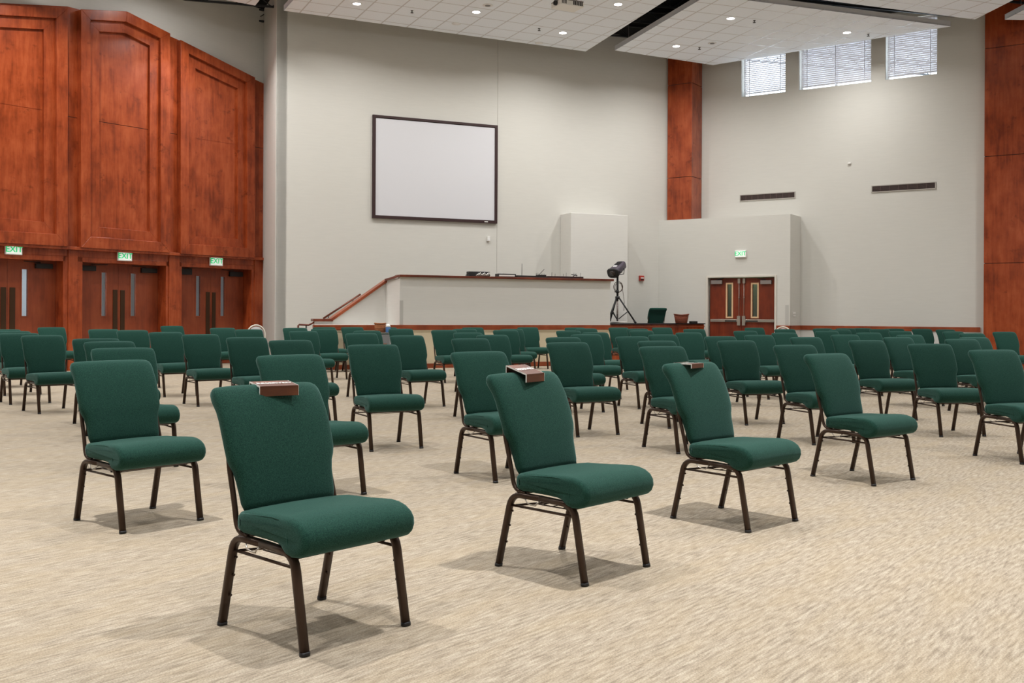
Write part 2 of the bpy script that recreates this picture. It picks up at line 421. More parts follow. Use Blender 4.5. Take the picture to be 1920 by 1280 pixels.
# ------------------------------------------------------------------ left wall cherry panelling
def pxpoly(pl, pts, d): return [pl.pix(x, y, d) for x, y in pts]
pan = empty('wall_panelling', 'tall cherry wood panelling with three framed panels above the left doors', 'wall panelling', PL.P(PL.pix(230, 300)[0], 0, 0))
def rel(o):   # keep world placement when parenting to an empty
    o.matrix_parent_inverse = pan.matrix_world.inverted(); return o
pan.rotation_euler = (0, 0, 0); bpy.context.view_layer.update()
XL = -150
OUT = [
    [(XL, 447), (126, 462), (126, 15.5), (XL, 2)],
    [(150.7, 463.9), (318, 474), (318, 63), (237, 21.7), (150.7, 17.6)],
    [(337.5, 475.8), (477, 483.5), (477, 145.5), (337.5, 75)]]
R1 = [
    [(XL+40, 426), (105, 438.7), (105, 34.5), (XL+40, 22)],
    [(168.7, 443.6), (300, 453.7), (300, 72), (235.5, 41), (168.7, 37.5)],
    [(353, 457), (462, 465), (462, 154.5), (353, 100.5)]]
R2 = [
    [(XL+60, 399), (82.5, 416), (82.5, 55), (XL+60, 46)],
    [(186.4, 425.6), (281, 434), (281, 85.5), (235.5, 62), (186.4, 59)],
    [(366.7, 443), (446, 447.5), (446, 165.7), (366.7, 128)]]
JO = [((XL+60, 160), (82.5, 207)), ((186.4, 226), (281, 243)), ((366.7, 258.7), (446, 271.8))]
for k in range(3):
    o_ = pxpoly(PL, OUT[k], .17); a_ = pxpoly(PL, R1[k], .17); b_ = pxpoly(PL, R2[k], .12)
    jz = PL.pix(*JO[k][1], .07)[1]
    mb = MB(); PL.ringslab(mb, o_, a_, .0, .20); fo = rel(mb.build('panel_frame', M['cherry'], pan, .006))
    mb = MB(); PL.ringslab(mb, a_, b_, .0, .12); rel(mb.build('inner_frame', M['cherry'], pan, .004))
    # field in two boards with a dark joint between them
    n = len(b_)
    lo = [b_[0], b_[1], (b_[1][0], jz-.006), (b_[0][0], jz-.006)]
    hi = [(b_[0][0], jz+.006), (b_[1][0], jz+.006)]+b_[2:]
    mb = MB(); PL.slab(mb, lo, 0, .055); PL.slab(mb, hi, 0, .055); rel(mb.build('panel_field', M['cherry'], pan))
# recessed strips behind / between the panels
top = [(XL, -2), (126, 12), (150, 18), (237, 27), (318, 67.5), (337, 76), (477, 148.5), (490, 155.6)]
bot = [(XL, 445), (490, 486)]
tp = pxpoly(PL, top, .05); zb = (PL.pix(150, 465, .05)[1]+PL.pix(488, 487, .05)[1])/2
jz = (PL.pix(325, 251.5, .05)[1]+PL.pix(486, 276, .05)[1])/2
mb = MB()
sA, sB = tp[0][0], sLc-.01
PL.slab(mb, [(sA, jz+.006), (sB, jz+.006)]+[(sB, tp[-1][1])]+tp[-2::-1], 0, .05)
PL.rect(mb, sA, sB, zb, jz-.006, 0, .05)
rel(mb.build('backing_board', M['cherry'], pan))
# header, pilasters and door casings below the panels
zc = zh+.10
mb = MB(); PL.rect(mb, sA, sB, zc, zb+.02, 0, .045); rel(mb.build('header_board', M['cherry'], pan, .004))
mb = MB(); PL.rect(mb, sA, sB, zb-.03, zb+.03, 0, .17); rel(mb.build('bottom_rail', M['cherry'], pan, .004))
for (x0, x1) in ((124.6, 142), (313.5, 333), (474, 489.5)):
    a, b = PL.pix(x0, 550)[0], PL.pix(x1, 550)[0]
    if x1 > 480: b = sLc-.01
    mb = MB(); PL.rect(mb, a, b, 0, zb-.03, 0, .075); rel(mb.build('pilaster', M['cherry'], pan, .004))
for (x0, x1) in ((115.7, 124.6), (142, 151.8), (308.5, 313.5), (333, 338), (468.8, 474)):
    a, b = PL.pix(x0, 550)[0], PL.pix(x1, 550)[0]
    mb = MB(); PL.rect(mb, a, b, 0, zc, -.3, .055); rel(mb.build('door_casing', M['cherry'], pan, .004))
for (a, b) in (D1, D2, D3):
    mb = MB(); PL.rect(mb, a-.12, b+.07, zh, zc, -.3, .055); rel(mb.build('head_casing', M['cherry'], pan, .004))

def push_door_pair(n, S, mid, glass, plates, closers, off=-.25):
    s0, s1 = S
    sm = PL.pix(mid, 540, off)[0]
    for side in (0, 1):
        a, b = (s0+.005, sm-.003) if side == 0 else (sm+.003, s1-.005)
        g = [PL.pix(x, 550, off)[0] for x in glass[side]] if glass[side] else None
        gz0, gz1 = PL.pix(glass[1][0], 592.2, off)[1], PL.pix(glass[1][0], glass[1][2] if len(glass[1]) > 2 else 512, off)[1]
        mb = MB()
        if g:
            PL.rect(mb, a, g[0], 0.01, zh+.0, off-.045, off); PL.rect(mb, g[1], b, .01, zh+.0, off-.045, off)
            PL.rect(mb, g[0], g[1], 0.01, gz0, off-.045, off); PL.rect(mb, g[0], g[1], gz1, zh+.0, off-.045, off)
        else: PL.rect(mb, a, b, .01, zh+.0, off-.045, off)
        dr = mb.build('door_%d' % (n+side), M['door'], kind='structure')
        if g:
            mb = MB(); t = .016
            for r in ((g[0]-t, g[0], gz0-t, gz1+t), (g[1], g[1]+t, gz0-t, gz1+t), (g[0], g[1], gz0-t, gz0), (g[0], g[1], gz1, gz1+t)): PL.rect(mb, *r, off, off+.01)
            mb.build('glazing_bead', M['trim'], dr)
            mb = MB(); PL.rect(mb, g[0], g[1], gz0, gz1, off-.026, off-.02); mb.build('glass_pane', M['glass'], dr)
        p = [PL.pix(x, 600, off)[0] for x in plates[side]]; pz = PL.pix(plates[side][0], plates[side][2] if len(plates[side]) > 2 else 541, off)[1]
        p = [PL.pix(x, 600, off)[0] for x in plates[side][:2]]
        mb = MB(); PL.rect(mb, p[0], p[1], .55, pz, off, off+.012); mb.build('push_plate', M['bronze'], dr, .003)
        c = closers[side]
        if c:
            q0 = PL.pix(c[0], c[2], off+.05); q1 = PL.pix(c[1], c[3], off+.05)
            mb = MB(); PL.rect(mb, q0[0], q1[0], q1[1], q0[1], off, off+.07); mb.build('door_closer', M['black'], dr, .006)
            xx = q1[0] if side == 0 else q0[0]; sg = 1 if side == 0 else -1
            mb = MB(); mb.tube([PL.P(xx-sg*.1, q0[1]+.02, off+.05), PL.P(xx+sg*.25, q0[1]+.035, off+.08)], .009, 6); mb.build('closer_arm', M['black'], dr)
push_door_pair(1, D1, 13.5, [(-22, -13, 500), (40.6, 51.5, 504.5)], [(0.5, 10.8, 538), (17.6, 28, 538.5)], [None, (67, 99, 493.5, 504)])
push_door_pair(3, D2, 222, [(190, 198.8, 510.5), (244.8, 254, 512.6)], [(211.3, 219.8, 543), (225, 233.3, 543.8)], [(153.2, 179.8, 497.3, 508), (265.6, 294, 502, 512.2)])
push_door_pair(5, D3, 395, [(367.2, 375.2, 516.5), (413.3, 421, 518.6)], [(385.6, 392.8, 547.3), (397.2, 403.8, 548)], [(338.6, 359.6, 502.8, 515), (431, 455, 508.8, 519)])
# lobby behind the left doors
mb = MB(); PL.rect(mb, D1[0]-1.5, sLc-.35, 0, 3.0, -3.0, -2.9); PL.rect(mb, D1[0]-1.6, D1[0]-1.5, 0, 3.0, -3.0, -.3); PL.rect(mb, D1[0]-1.6, sLc-.35, 2.95, 3.05, -3.0, -.31)
PL.rect(mb, sLc-.35, sLc-.25, 0, 3, -3., -.31)
mb.build('wall_lobby', M['lobby'], kind='structure')
lp = PL.P((D1[1]+D2[0])/2-.6, 2.6, -1.6)
area_light('lobby_light', lp, 60, 1.2, color=(.8, .9, 1))

# ------------------------------------------------------------------ exit signs
def exit_sign(pl, px0, px1, py, label, d0=0.0):
    s0, s1 = pl.pix(px0, py, d0+.06)[0], pl.pix(px1, py, d0+.06)[0]; z = pl.pix((px0+px1)/2, py, d0+.06)[1]
    sc, wd = (s0+s1)/2, max(.26, min(.36, s1-s0)); h = wd*.62
    e = empty('exit_sign', label, 'exit sign', pl.P(sc, z, d0), pl.rot(), 'green exit signs above the doors')
    def B(x0, x1, z0, z1, y0, y1, nm, m, bv=0):
        q = MB(); q.box(x0, x1, -y1, -y0, z0, z1); return q.build(nm, m, e, bv)
    B(-wd/2, wd/2, -h/2, h/2, .001, .05, 'housing', M['whitep'], .004)
    B(-wd/2+.018, wd/2-.018, -h/2+.016, h/2-.016, .05, .053, 'face_plate', M['signface'])
    mt = Matrix(((1, 0, 0, 0), (0, 0, -1, -.0545), (0, 1, 0, 0), (0, 0, 0, 1)))
    t = text_mesh('lettering', 'EXIT', h*.80, M['signgreen'], e, mt, .0012)
    return e
exit_sign(PL, 11, 42.5, 467.5, 'green lit exit sign above the far left wooden doors', .05)
exit_sign(PL, 222, 248.5, 480, 'green lit exit sign above the middle pair of left wooden doors', .05)
exit_sign(PL, 395, 418.5, 489.5, 'green lit exit sign above the wooden doors nearest the grey corner', .05)
exit_sign(PV, 1377.5, 1398.5, 475.5, 'green lit exit sign on the pale wall above the right double doors')

# ------------------------------------------------------------------ projection screen
q0, q1 = PM.pix(699.5, 213, .06), PM.pix(933.5, 236.5, .06); q2, q3 = PM.pix(700, 408.5, .06), PM.pix(933, 419, .06)
z1, z0 = (q0[1]+q1[1])/2, (q2[1]+q3[1])/2; s0, s1 = q0[0], q1[0]; b = .07
sc_ = empty('projection_screen', 'blank white projection screen with dark border high on the wall', 'projection screen', PM.P((s0+s1)/2, z0, 0), PM.rot())
wd, hh = (s1-s0)/2, z1-z0
def LB(parent, nm, x0, x1, z0_, z1_, y0, y1, m, bv=0):
    q = MB(); q.box(x0, x1, -y1, -y0, z0_, z1_); return q.build(nm, m, parent, bv)
LB(sc_, 'screen_surface', -wd+b, wd-b, b, hh-b, .002, .04, M['screen'])
mb = MB()
for r in ((-wd, wd, 0, b), (-wd, wd, hh-b*.8, hh), (-wd, -wd+b, b, hh-b*.8), (wd-b, wd, b, hh-b*.8)): mb.box(r[0], r[1], -.06, 0, r[2], r[3])
mb.build('border', M['dkbrown'], sc_)
LB(sc_, 'maker_plate', wd-.34, wd-.25, .02, .045, .06, .063, M['whitep'])

# ------------------------------------------------------------------ booth: wainscot, half wall, stair wall
zt1, zt0 = .945, .835
sb0 = PB.pix(590, 620)[0]; sb1 = PB.pix(1144, 600)[0]; sbm = PB.pix(749.5, 560)[0]
mb = MB(); PB.rect(mb, sb0, sb1, 0, zt0, -.12, 0); mb.build('wall_wainscot', M['cream'], kind='structure')
mb = MB(); PB.rect(mb, sb0-.02, sb1, zt0, zt1, -.12, .03); mb.build('trim_1', M['trim'], kind='structure', bevel=.006)
mb = MB(); PB.rect(mb, sb0, sb1, zt0-.035, zt0, 0, .015); mb.build('trim_2', M['cream'], kind='structure')
mb = MB(); PB.rect(mb, sb0-.01, sb1, 0, .10, 0, .022); mb.build('baseboard_back', M['trim'], kind='structure', bevel=.004)
# chamfered corner and stair wall behind the ledge
pa = PB.P(sbm, 0, 0); pb = Vector((-2.80, 22.30, 0)); PS = Plane(-.441, 22.30+.441*2.80*1.0 - 2*.441*2.80+0) if False else Plane(A_B, 22.30+A_B*-2.80)
zr = 2.03
mb = MB(); PB.rect(mb, sbm, sb1, zt1, zr-.055, -.14, 0)
mb.prism([pa, pb, pb-PB.n*.14, pa-PB.n*.14+PB.e*.03], (0, 0, zr-.075)); mb.build('wall_booth', M['white'], kind='structure')
# ledge between wainscot and stair wall
sp0 = PS.s_of(pb)
se = PS.pix(590, 600)[0]
mb = MB(); mb.prism([PB.P(sb0, zt1-.03, -.02), PB.P(sbm, zt1-.03, -.02), pb+Vector((0, 0, zt1-.03)), PS.P(se, zt1-.03, -.02)], (0, 0, .028)); mb.build('wall_ledge', M['white'], kind='structure')
t0 = PS.pix(622.5, 597.5); t1 = PS.pix(722, 523); zl = t0[1]
mb = MB(); PS.slab(mb, [(se, .0), (sp0, .0), (sp0, t1[1]-.04), (t1[0], t1[1]-.04), (t0[0], zl-.05), (se, zl-.05)], -.14, 0)
mb.build('wall_stair', M['white'], kind='structure')
# rails: one continuous cap
rail = empty('wood_rail', 'brown wood cap rail along the booth half wall and down the stair', 'railing', PB.P((sbm+sb1)/2, zr, 0))
bpy.context.view_layer.update()
def relp(o, e): o.matrix_parent_inverse = e.matrix_world.inverted(); return o
mb = MB(); PB.rect(mb, sbm-.03, sb1+.05, zr-.05, zr, -.22, .09); relp(mb.build('top_cap', M['railw'], rail, .008), rail)
mb = MB(); n_ = PB.n
zp = t1[1]
mb.prism([PB.P(sbm-.02, zr-.05, .09), PB.P(sbm-.02, zr-.05, -.22), Vector((pb.x, pb.y, zp-.05))-n_*.2+PB.e*.1, Vector((pb.x, pb.y, zp-.05))+n_*.07-PB.e*.05], (0, 0, .05))
relp(mb.build('corner_cap', M['railw'], rail, .006), rail)
mb = MB(); PS.slab(mb, [(t0[0]-.02, zl-.055), (t1[0]+.06, zp-.05), (t1[0]+.04, zp), (t0[0]-.04, zl)], -.21, .07); relp(mb.build('slope_cap', M['trim'], rail, .006), rail)
mb = MB(); PS.rect(mb, se-.04, t0[0]+.01, zl-.055, zl, -.21, .07); relp(mb.build('lower_cap', M['railw'], rail, .006), rail)
mb = MB(); PB.rect(mb, sbm, sb1, zr-.08, zr-.05, 0, .03); relp(mb.build('cove_moulding', M['frame'], rail), rail)
mb = MB(); PS.slab(mb, [(t0[0], zl-.085), (t1[0]+.02, zp-.085), (t1[0]+.02, zp-.05), (t0[0], zl-.052)], 0, .025); relp(mb.build('slope_moulding', M['frame'], rail), rail)
# handrail on the stair's inner side (fixed to the main wall)
hr = empty('stair_handrail', 'slender brown handrail sloping up the wall behind the stair rail', 'handrail', PM.P(PM.pix(640, 575)[0], 1.5, 0))
bpy.context.view_layer.update()
h0, h1 = PM.pix(606, 597, .09), PM.pix(676, 551.5, .09)
mb = MB(); mb.tube([PM.P(h0[0], h0[1], .09), PM.P(h1[0], h1[1], .09)], .022, 8); relp(mb.build('grip', M['railw'], hr), hr)
for f_ in (.15, .8):
    s_, z_ = h0[0]+(h1[0]-h0[0])*f_, h0[1]+(h1[1]-h0[1])*f_
    mb = MB(); mb.tube([PM.P(s_, z_-.06, .0), PM.P(s_, z_-.06, .07), PM.P(s_, z_-.01, .09)], .008, 6); relp(mb.build('bracket', M['legd'], hr), hr)
# small level handrail at the foot of the stair
hf = empty('end_handrail', 'short level brown handrail stub left of the stair wall', 'handrail', PS.P(se-.2, zt1, 0))
bpy.context.view_layer.update()
a_, b_ = PS.pix(560, 608.5), PS.pix(590, 607.5)
mb = MB(); mb.tube([PS.P(a_[0], a_[1]-.28, -.05), PS.P(a_[0], a_[1]-.02, -.05), PS.P(a_[0]+.02, a_[1], -.05), PS.P(b_[0]-.12, a_[1]-.01, -.05), PS.P(b_[0]-.04, a_[1]+.03, -.05), PS.P(b_[0]+.02, b_[1]+.05, -.05)], .02, 8)
relp(mb.build('grip', M['railw'], hf), hf)
mb = MB(); mb.tube([PS.P((a_[0]+b_[0])/2, a_[1]-.02, -.05), PS.P((a_[0]+b_[0])/2, .0, -.05)], .016, 8); relp(mb.build('post', M['legd'], hf), hf)
# end of the half wall: short return back to the main wall
mb = MB(); e1 = PB.P(sb1, 0, -.14); mb.prism([PB.P(sb1-.14, 0, -.14), PB.P(sb1, 0, -.14), PB.P(sb1, 0, -.5), PB.P(sb1-.14, 0, -.5)], (0, 0, zr-.06)); mb.build('wall_booth_end', M['white'], kind='structure')
# boxed-out wall section behind
PX = Plane(A_M, C_M-.58*PM.k)
bx0, bx1 = PX.pix(1070, 480)[0], PX.pix(1177, 480)[0]; bz = (PX.pix(1070, 398.8)[1]+PX.pix(1177, 403)[1])/2
mb = MB(); PX.rect(mb, bx0, bx1, 0, bz, -.57, 0); mb.build('wall_boxed_section', M['white'], kind='structure', bevel=.01)

# ------------------------------------------------------------------ vestibule
vz = (PV.pix(1236, 414)[1]+PV.pix(1481, 400.5)[1])/2
vs0 = PV.pix(1235, 500)[0]-.02; vs1 = PV.pix(1481.5, 500)[0]
dv0, dv1 = PV.pix(1327.5, 560)[0], PV.pix(1452.5, 560)[0]; dz = (PV.pix(1327.5, 520)[1]+PV.pix(1452.5, 519.5)[1])/2
wall_holes('wall_vestibule', PV, vs0, vs1, 0, vz, [(dv0, dv1, -1, dz)], M['wall'], .15)
mb = MB(); PV.rect(mb, vs1-.15, vs1, 0, vz, -.80, -.15); PV.rect(mb, vs0+.02, vs1-.15, vz-.1, vz, -.78, -.15); mb.build('wall_vestibule_side', M['wall'], kind='structure')
mb = MB(); t = .05
for r in ((dv0-t, dv0, 0, dz+t), (dv1, dv1+t, 0, dz+t), (dv0, dv1, dz, dz+t)): PV.rect(mb, *r, -.15, .025)
mb.build('trim_3', M['frame'], kind='structure', bevel=.004)
off = -.09; sm = PV.pix(1391, 560, off)[0]
for side in (0, 1):
    a, b = (dv0+.02, sm-.003) if side == 0 else (sm+.003, dv1-.006)
    gx = (1364, 1372) if side == 0 else (1411, 1420)
    g = [PV.pix(x, 560, off)[0] for x in gx]; gz0 = PV.pix(gx[0], 593.5, off)[1]; gz1 = PV.pix(gx[0], 533, off)[1]
    mb = MB(); PV.rect(mb, a, g[0], .01, dz-.01, off-.045, off); PV.rect(mb, g[1], b, .01, dz-.01, off-.045, off); PV.rect(mb, g[0], g[1], .01, gz0, off-.045, off); PV.rect(mb, g[0], g[1], gz1, dz-.01, off-.045, off)
    dr = mb.build('door_%d' % (7+side), M['door2'], kind='structure')
    mb = MB(); t = .04
    for r in ((g[0]-t, g[0], gz0-t, gz1+t), (g[1], g[1]+t, gz0-t, gz1+t), (g[0], g[1], gz0-t, gz0), (g[0], g[1], gz1, gz1+t)): PV.rect(mb, *r, off, off+.015)
    mb.build('glazing_frame', M['beige'], dr, .003)
    mb = MB(); PV.rect(mb, g[0], g[1], gz0, gz1, off-.026, off-.02); mb.build('glass_pane', M['glass'], dr)
    c = (1334.5, 1355) if side == 0 else (1427, 1447.5)
    q0, q1 = PV.pix(c[0], 525.5, off), PV.pix(c[1], 532.5, off)
    mb = MB(); PV.rect(mb, q0[0], q1[0], q1[1], q0[1], off, off+.06); mb.build('door_closer', M['greym'], dr, .005)
    mb = MB(); mb.tube([PV.P((q0[0]+q1[0])/2, q0[1]+.01, off+.05), PV.P((q0[0]+q1[0])/2+.2*(1-2*side), q0[1]+.05, off+.06)], .009, 6); mb.build('closer_arm', M['black'], dr)
    zb_ = PV.pix(1391, 601, off)[1]
    x0, x1 = (a+.03, sm-.10) if side == 0 else (sm+.10, b-.02)
    mb = MB(); PV.rect(mb, x0, x1, zb_-.035, zb_+.035, off+.03, off+.055); PV.rect(mb, x0, x0+.05, zb_-.03, zb_+.03, off, off+.03); PV.rect(mb, x1-.05, x1, zb_-.03, zb_+.03, off, off+.03)
    pb_ = mb.build('panic_bar', M['steel'], dr, .004)
    xm = (x0*.45+x1*.55) if side == 0 else (x0*.55+x1*.45)
    mb = MB(); PV.rect(mb, *((xm, x1-.02) if side == 0 else (x0+.02, xm)), zb_-.025, zb_+.005, off+.055, off+.06); mb.build('touch_pad', M['black'], pb_)
    xr = sm-.065 if side == 0 else sm+.065
    mb = MB(); mb.tube([PV.P(xr, zb_, off+.03), PV.P(xr, dz-.09, off+.03)], .008, 6); PV.rect(mb, xr-.03, xr+.03, dz-.15, dz-.03, off, off+.045); PV.rect(mb, xr-.015, xr+.015, (zb_+dz)/2+.03, (zb_+dz)/2+.05, off, off+.04)
    PV.rect(mb, xr-.04, xr+.04, zb_-.12, zb_+.12, off, off+.06); mb.build('vertical_rod', M['steel'], dr)
# corridor behind the vestibule doors
mb = MB(); PV.rect(mb, vs0+.1, vs1-.15, 0, vz-.1, -.78, -.70)
mb.build('wall_corridor', M['lobbyg'], kind='structure')
area_light('corridor_light', PV.P(sm, 2.9, -.4), 8, .3, color=(.9, 1, .9))
# light switch plate
e = empty('light_switch', 'small white double switch plate beside the right double doors', 'light switch', PR.P(0, 0, 0))
sp_ = PR.pix(1488, 587)
e.location = PV.P(vs1, 0, 0)+Vector((0, 0, 0)); e.rotation_euler.z = 0
bpy.context.view_layer.update()
side_dir = -PV.n; side_n = PV.e            # the side return faces right
def on_side(px, py):                        # point on the side return of the vestibule
    u, v = unroll(px, py); p0 = PV.P(vs1, 0, 0)
    # p0 + t*side_dir with X/Y = u/F
    k = u/F; t = (k*p0.y-p0.x)/(side_dir.x-k*side_dir.y); P_ = p0+side_dir*t; P_.z = CAMZ-v*P_.y/F; return P_
for k, (y0, y1) in enumerate(((584.5, 588.5), (590, 593))):
    p = on_side(1486.3, y0); q = on_side(1491.2, y1)
    mb = MB(); mb.prism([(p.x, p.y, p.z), (q.x, q.y, p.z), (q.x, q.y, q.z), (p.x, p.y, q.z)], side_n*.012)
    relp(mb.build('switch_plate', M['whitep'], e, .002), e)
# pillar above the vestibule
PP = Plane(A_R, 29.30)
ps0, ps1 = PP.pix(1251.5, 300)[0], PP.pix(1297, 300)[0]
pil = empty('wood_pillar', 'narrow cherry wood pillar rising above the vestibule wall', 'pillar', PP.P((ps0+ps1)/2, vz, 0))
bpy.context.view_layer.update()
zz = [vz+.001, PP.pix(1272, 332.5)[1], PP.pix(1272, 158)[1], DECK-.01]
for k in range(3):
    mb = MB(); PP.rect(mb, ps0, ps1, zz[k]+(.006 if k else 0), zz[k+1]-.006, -.66, 0); relp(mb.build('veneer_panel', M['cherry'], pil, .004), pil)
mb = MB(); PP.rect(mb, ps0+.02, ps1-.02, vz+.01, DECK-.02, -.64, -.02); relp(mb.build('core', M['black'], pil), pil)
# big pillar at the right edge
PQ = Plane(A_R, 29.86)
g0 = PQ.pix(1845, 400)[0]; g1 = g0+2.4
big = empty('wood_pillar', 'broad cherry wood pillar at the right edge of the hall', 'pillar', PQ.P((g0+g1)/2, 0, 0))
bpy.context.view_layer.update()
zz = [0, PQ.pix(1882, 493)[1], PQ.pix(1882, 291)[1], PQ.pix(1882, 87)[1], DECK-.01]
for k in range(4):
    mb = MB(); PQ.rect(mb, g0, g1, zz[k]+(.006 if k else 0), zz[k+1]-.006, -.2, 0); relp(mb.build('veneer_panel', M['cherry'], big, .004), big)
mb = MB(); PQ.rect(mb, g0+.02, g1-.02, .01, DECK-.02, -.18, -.02); relp(mb.build('core', M['black'], big), big)
mb = MB(); PQ.rect(mb, g0-.0, g1, 0, .10, 0, .02); relp(mb.build('plinth', M['trim'], big, .004), big)
# right wall trim and wainscot
rs0 = PR.s_of(PV.P(vs1, 0, -.8))
mb = MB(); PR.rect(mb, rs0, g0+.05, zt0, zt1, 0, .03); mb.build('trim_4', M['trim'], kind='structure', bevel=.005)
mb = MB(); PR.rect(mb, rs0, g0+.05, .1, zt0, 0, .008); mb.build('trim_5', M['white'], kind='structure')
mb = MB(); PR.rect(mb, rs0, g0+.05, 0, .10, 0, .022); mb.build('baseboard_right', M['trim'], kind='structure', bevel=.004)
# same band on the vestibule: right of the doors and round its corner
mb = MB(); PV.rect(mb, dv1+.05, vs1+.03, zt0, zt1, 0, .03)
p0 = PV.P(vs1, zt0, .03); mb.prism([p0, p0+side_n*.03, p0+side_n*.03+side_dir*.80, p0+side_dir*.80], (0, 0, zt1-zt0)); mb.build('trim_6', M['trim'], kind='structure', bevel=.004)
mb = MB(); PV.rect(mb, dv1+.05, vs1+.008, .0, zt0, 0, .008)
p0 = PV.P(vs1, 0, .008); mb.prism([p0, p0+side_n*.008, p0+side_n*.008+side_dir*.78, p0+side_dir*.78], (0, 0, zt0)); mb.build('trim_7', M['white'], kind='structure')
# vents
for (x0, y0, x1, y1, n, lab) in ((1387.5, 363.5, 1491.5, 370.5, 9, 'long dark slotted air vent on the right wall above the vestibule'), (1634, 347.5, 1755, 355.5, 7, 'long dark slotted air vent nearer the broad wood pillar')):
    s0 = PR.pix(x0, 360)[0]; s1 = PR.pix(x1, 360)[0]; zc_ = (PR.pix(x0, y1+.5)[1]+PR.pix(x1, y0)[1])/2; zc_ = (PR.pix(x0, (370+376)/2 if x0 < 1500 else 354.5)[1]+PR.pix(x1, 363.5 if x0 < 1500 else 347.5)[1])/2
    h = .085; e = empty('air_vent', lab, 'vent', PR.P((s0+s1)/2, zc_, 0), PR.rot(), 'air vents on the right wall'); wd = (s1-s0)/2
    mb = MB()
    for r in ((-wd, wd, -h, -h+.02), (-wd, wd, h-.02, h), (-wd, -wd+.02, -h+.02, h-.02), (wd-.02, wd, -h+.02, h-.02)): mb.box(r[0], r[1], -.02, 0, r[2], r[3])
    mb.build('frame', M['ventf'], e)
    LB(e, 'backing', -wd+.02, wd-.02, -h+.02, h-.02, .001, .004, M['black'])
    mb = MB()
    for k in range(9):
        z = -h+.028+k*(2*h-.05)/8; mb.box(-wd+.02, wd-.02, -.016, -.005, z, z+.006)
    mb.build('louvres', M['vent'], e)
    mb = MB()
    for k in range(1, n):
        x = -wd+2*wd*k/n; mb.box(x-.005, x+.005, -.018, -.004, -h+.02, h-.02)
    mb.build('mullions', M['vent'], e)
# small wall devices
def wall_box(pl, px0, py0, px1, py1, nm, lab, cat, m, depth=.05):
    a = pl.pix(px0, py0); b = pl.pix(px1, py1); e = empty(nm, lab, cat, pl.P((a[0]+b[0])/2, (a[1]+b[1])/2, 0), pl.rot())
    w2, h2 = (b[0]-a[0])/2, (a[1]-b[1])/2
    LB(e, 'housing', -w2, w2, -h2, h2, 0, depth, m, .006); return e, w2, h2
e, w2, h2 = wall_box(PM, 912.8, 443, 917.6, 452.5, 'motion_sensor', 'small white motion sensor under the projection screen corner', 'sensor', M['whitep'])
LB(e, 'sensor_window', -w2*.6, w2*.6, -h2*.5, h2*.1, .05, .056, M['lampoff'])
e, w2, h2 = wall_box(PM, 1197.5, 516.5, 1205.8, 526.5, 'fire_alarm', 'red fire alarm strobe on the wall right of the boxed section', 'fire alarm', M['red'], .06)
LB(e, 'strobe_lens', -w2*.6, w2*.7, -h2*.15, h2*.3, .06, .075, M['whitep'], .003); LB(e, 'horn_grille', -w2*.7, w2*.7, -h2*.8, -h2*.35, .06, .063, M['dkbrown'])
e, w2, h2 = wall_box(PR, 1590, 305, 1596, 307.5, 'wall_hook', 'tiny pale fitting on the bare right wall', 'wall fitting', M['whitep'], .04)
# corner guards (clear plastic strips)
for (pl, x0, x1, y0, y1, lab) in ((PB, 749.5, 755.5, 563, 608, 'translucent corner guard at the left end of the booth wall'), (PV, 1472.5, 1478.5, 572, 609, 'translucent corner guard on the vestibule corner')):
    a = pl.pix(x0, y0, .002); b = pl.pix(x1, y1, .002)
    mb = MB(); pl.rect(mb, a[0], b[0], b[1], a[1], .001, .006); tag(mb.build('corner_guard', M['guard']), lab, 'corner guard')

# ------------------------------------------------------------------ counter and riser beside the booth
ca = PB.P(sb1+.005, 0, -.0); cb = Vector((PV.world(1320.5, 600).x-.03, PV.world(1320.5, 600).y-.12, 0))
ce = (cb-ca).normalized(); cn = Vector((-ce.y, ce.x, 0))   # towards the back wall
zt = .985
ctr = empty('counter', 'long counter with thin black top and cherry front between booth and double doors', 'counter', (ca+cb)/2)
bpy.context.view_layer.update()
mb = MB(); mb.prism([ca+PB.n*.05+PB.e*.01+Vector((0, 0, zt-.03)), cb-cn*.05+Vector((0, 0, zt-.03)), cb+cn*.25+Vector((0, 0, zt-.03))-ce*.35, cb+cn*.52-ce*.9+Vector((0, 0, zt-.03)), ca+cn*.60+ce*1.5+Vector((0, 0, zt-.03)), ca+cn*.95+ce*1.0+Vector((0, 0, zt-.03)), ca-PB.n*.95+PB.e*.02+Vector((0, 0, zt-.03)), ca+PB.e*.01+Vector((0, 0, zt-.03))], (0, 0, .03)); relp(mb.build('counter_top', M['counter'], ctr, .004), ctr)
mb = MB(); mb.prism([ca+cn*.0, cb+cn*.0, cb+cn*.03, ca+cn*.03], (0, 0, zt-.031)); relp(mb.build('front_panel', M['cherry'], ctr), ctr)
mb = MB(); mb.prism([ca-cn*.02+Vector((0, 0, zt-.10)), cb-cn*.02+Vector((0, 0, zt-.10)), cb+Vector((0, 0, zt-.10)), ca+Vector((0, 0, zt-.10))], (0, 0, .04)); relp(mb.build('apron', M['trim'], ctr), ctr)
for f_ in (.05, .5, .97):
    p = ca+(cb-ca)*f_; mb = MB(); mb.prism([p+cn*.03, p+cn*.03+ce*.03, p+cn*.2+ce*.03, p+cn*.2], (0, 0, zt-.031)); relp(mb.build('end_panel', M['cherry'], ctr), ctr)
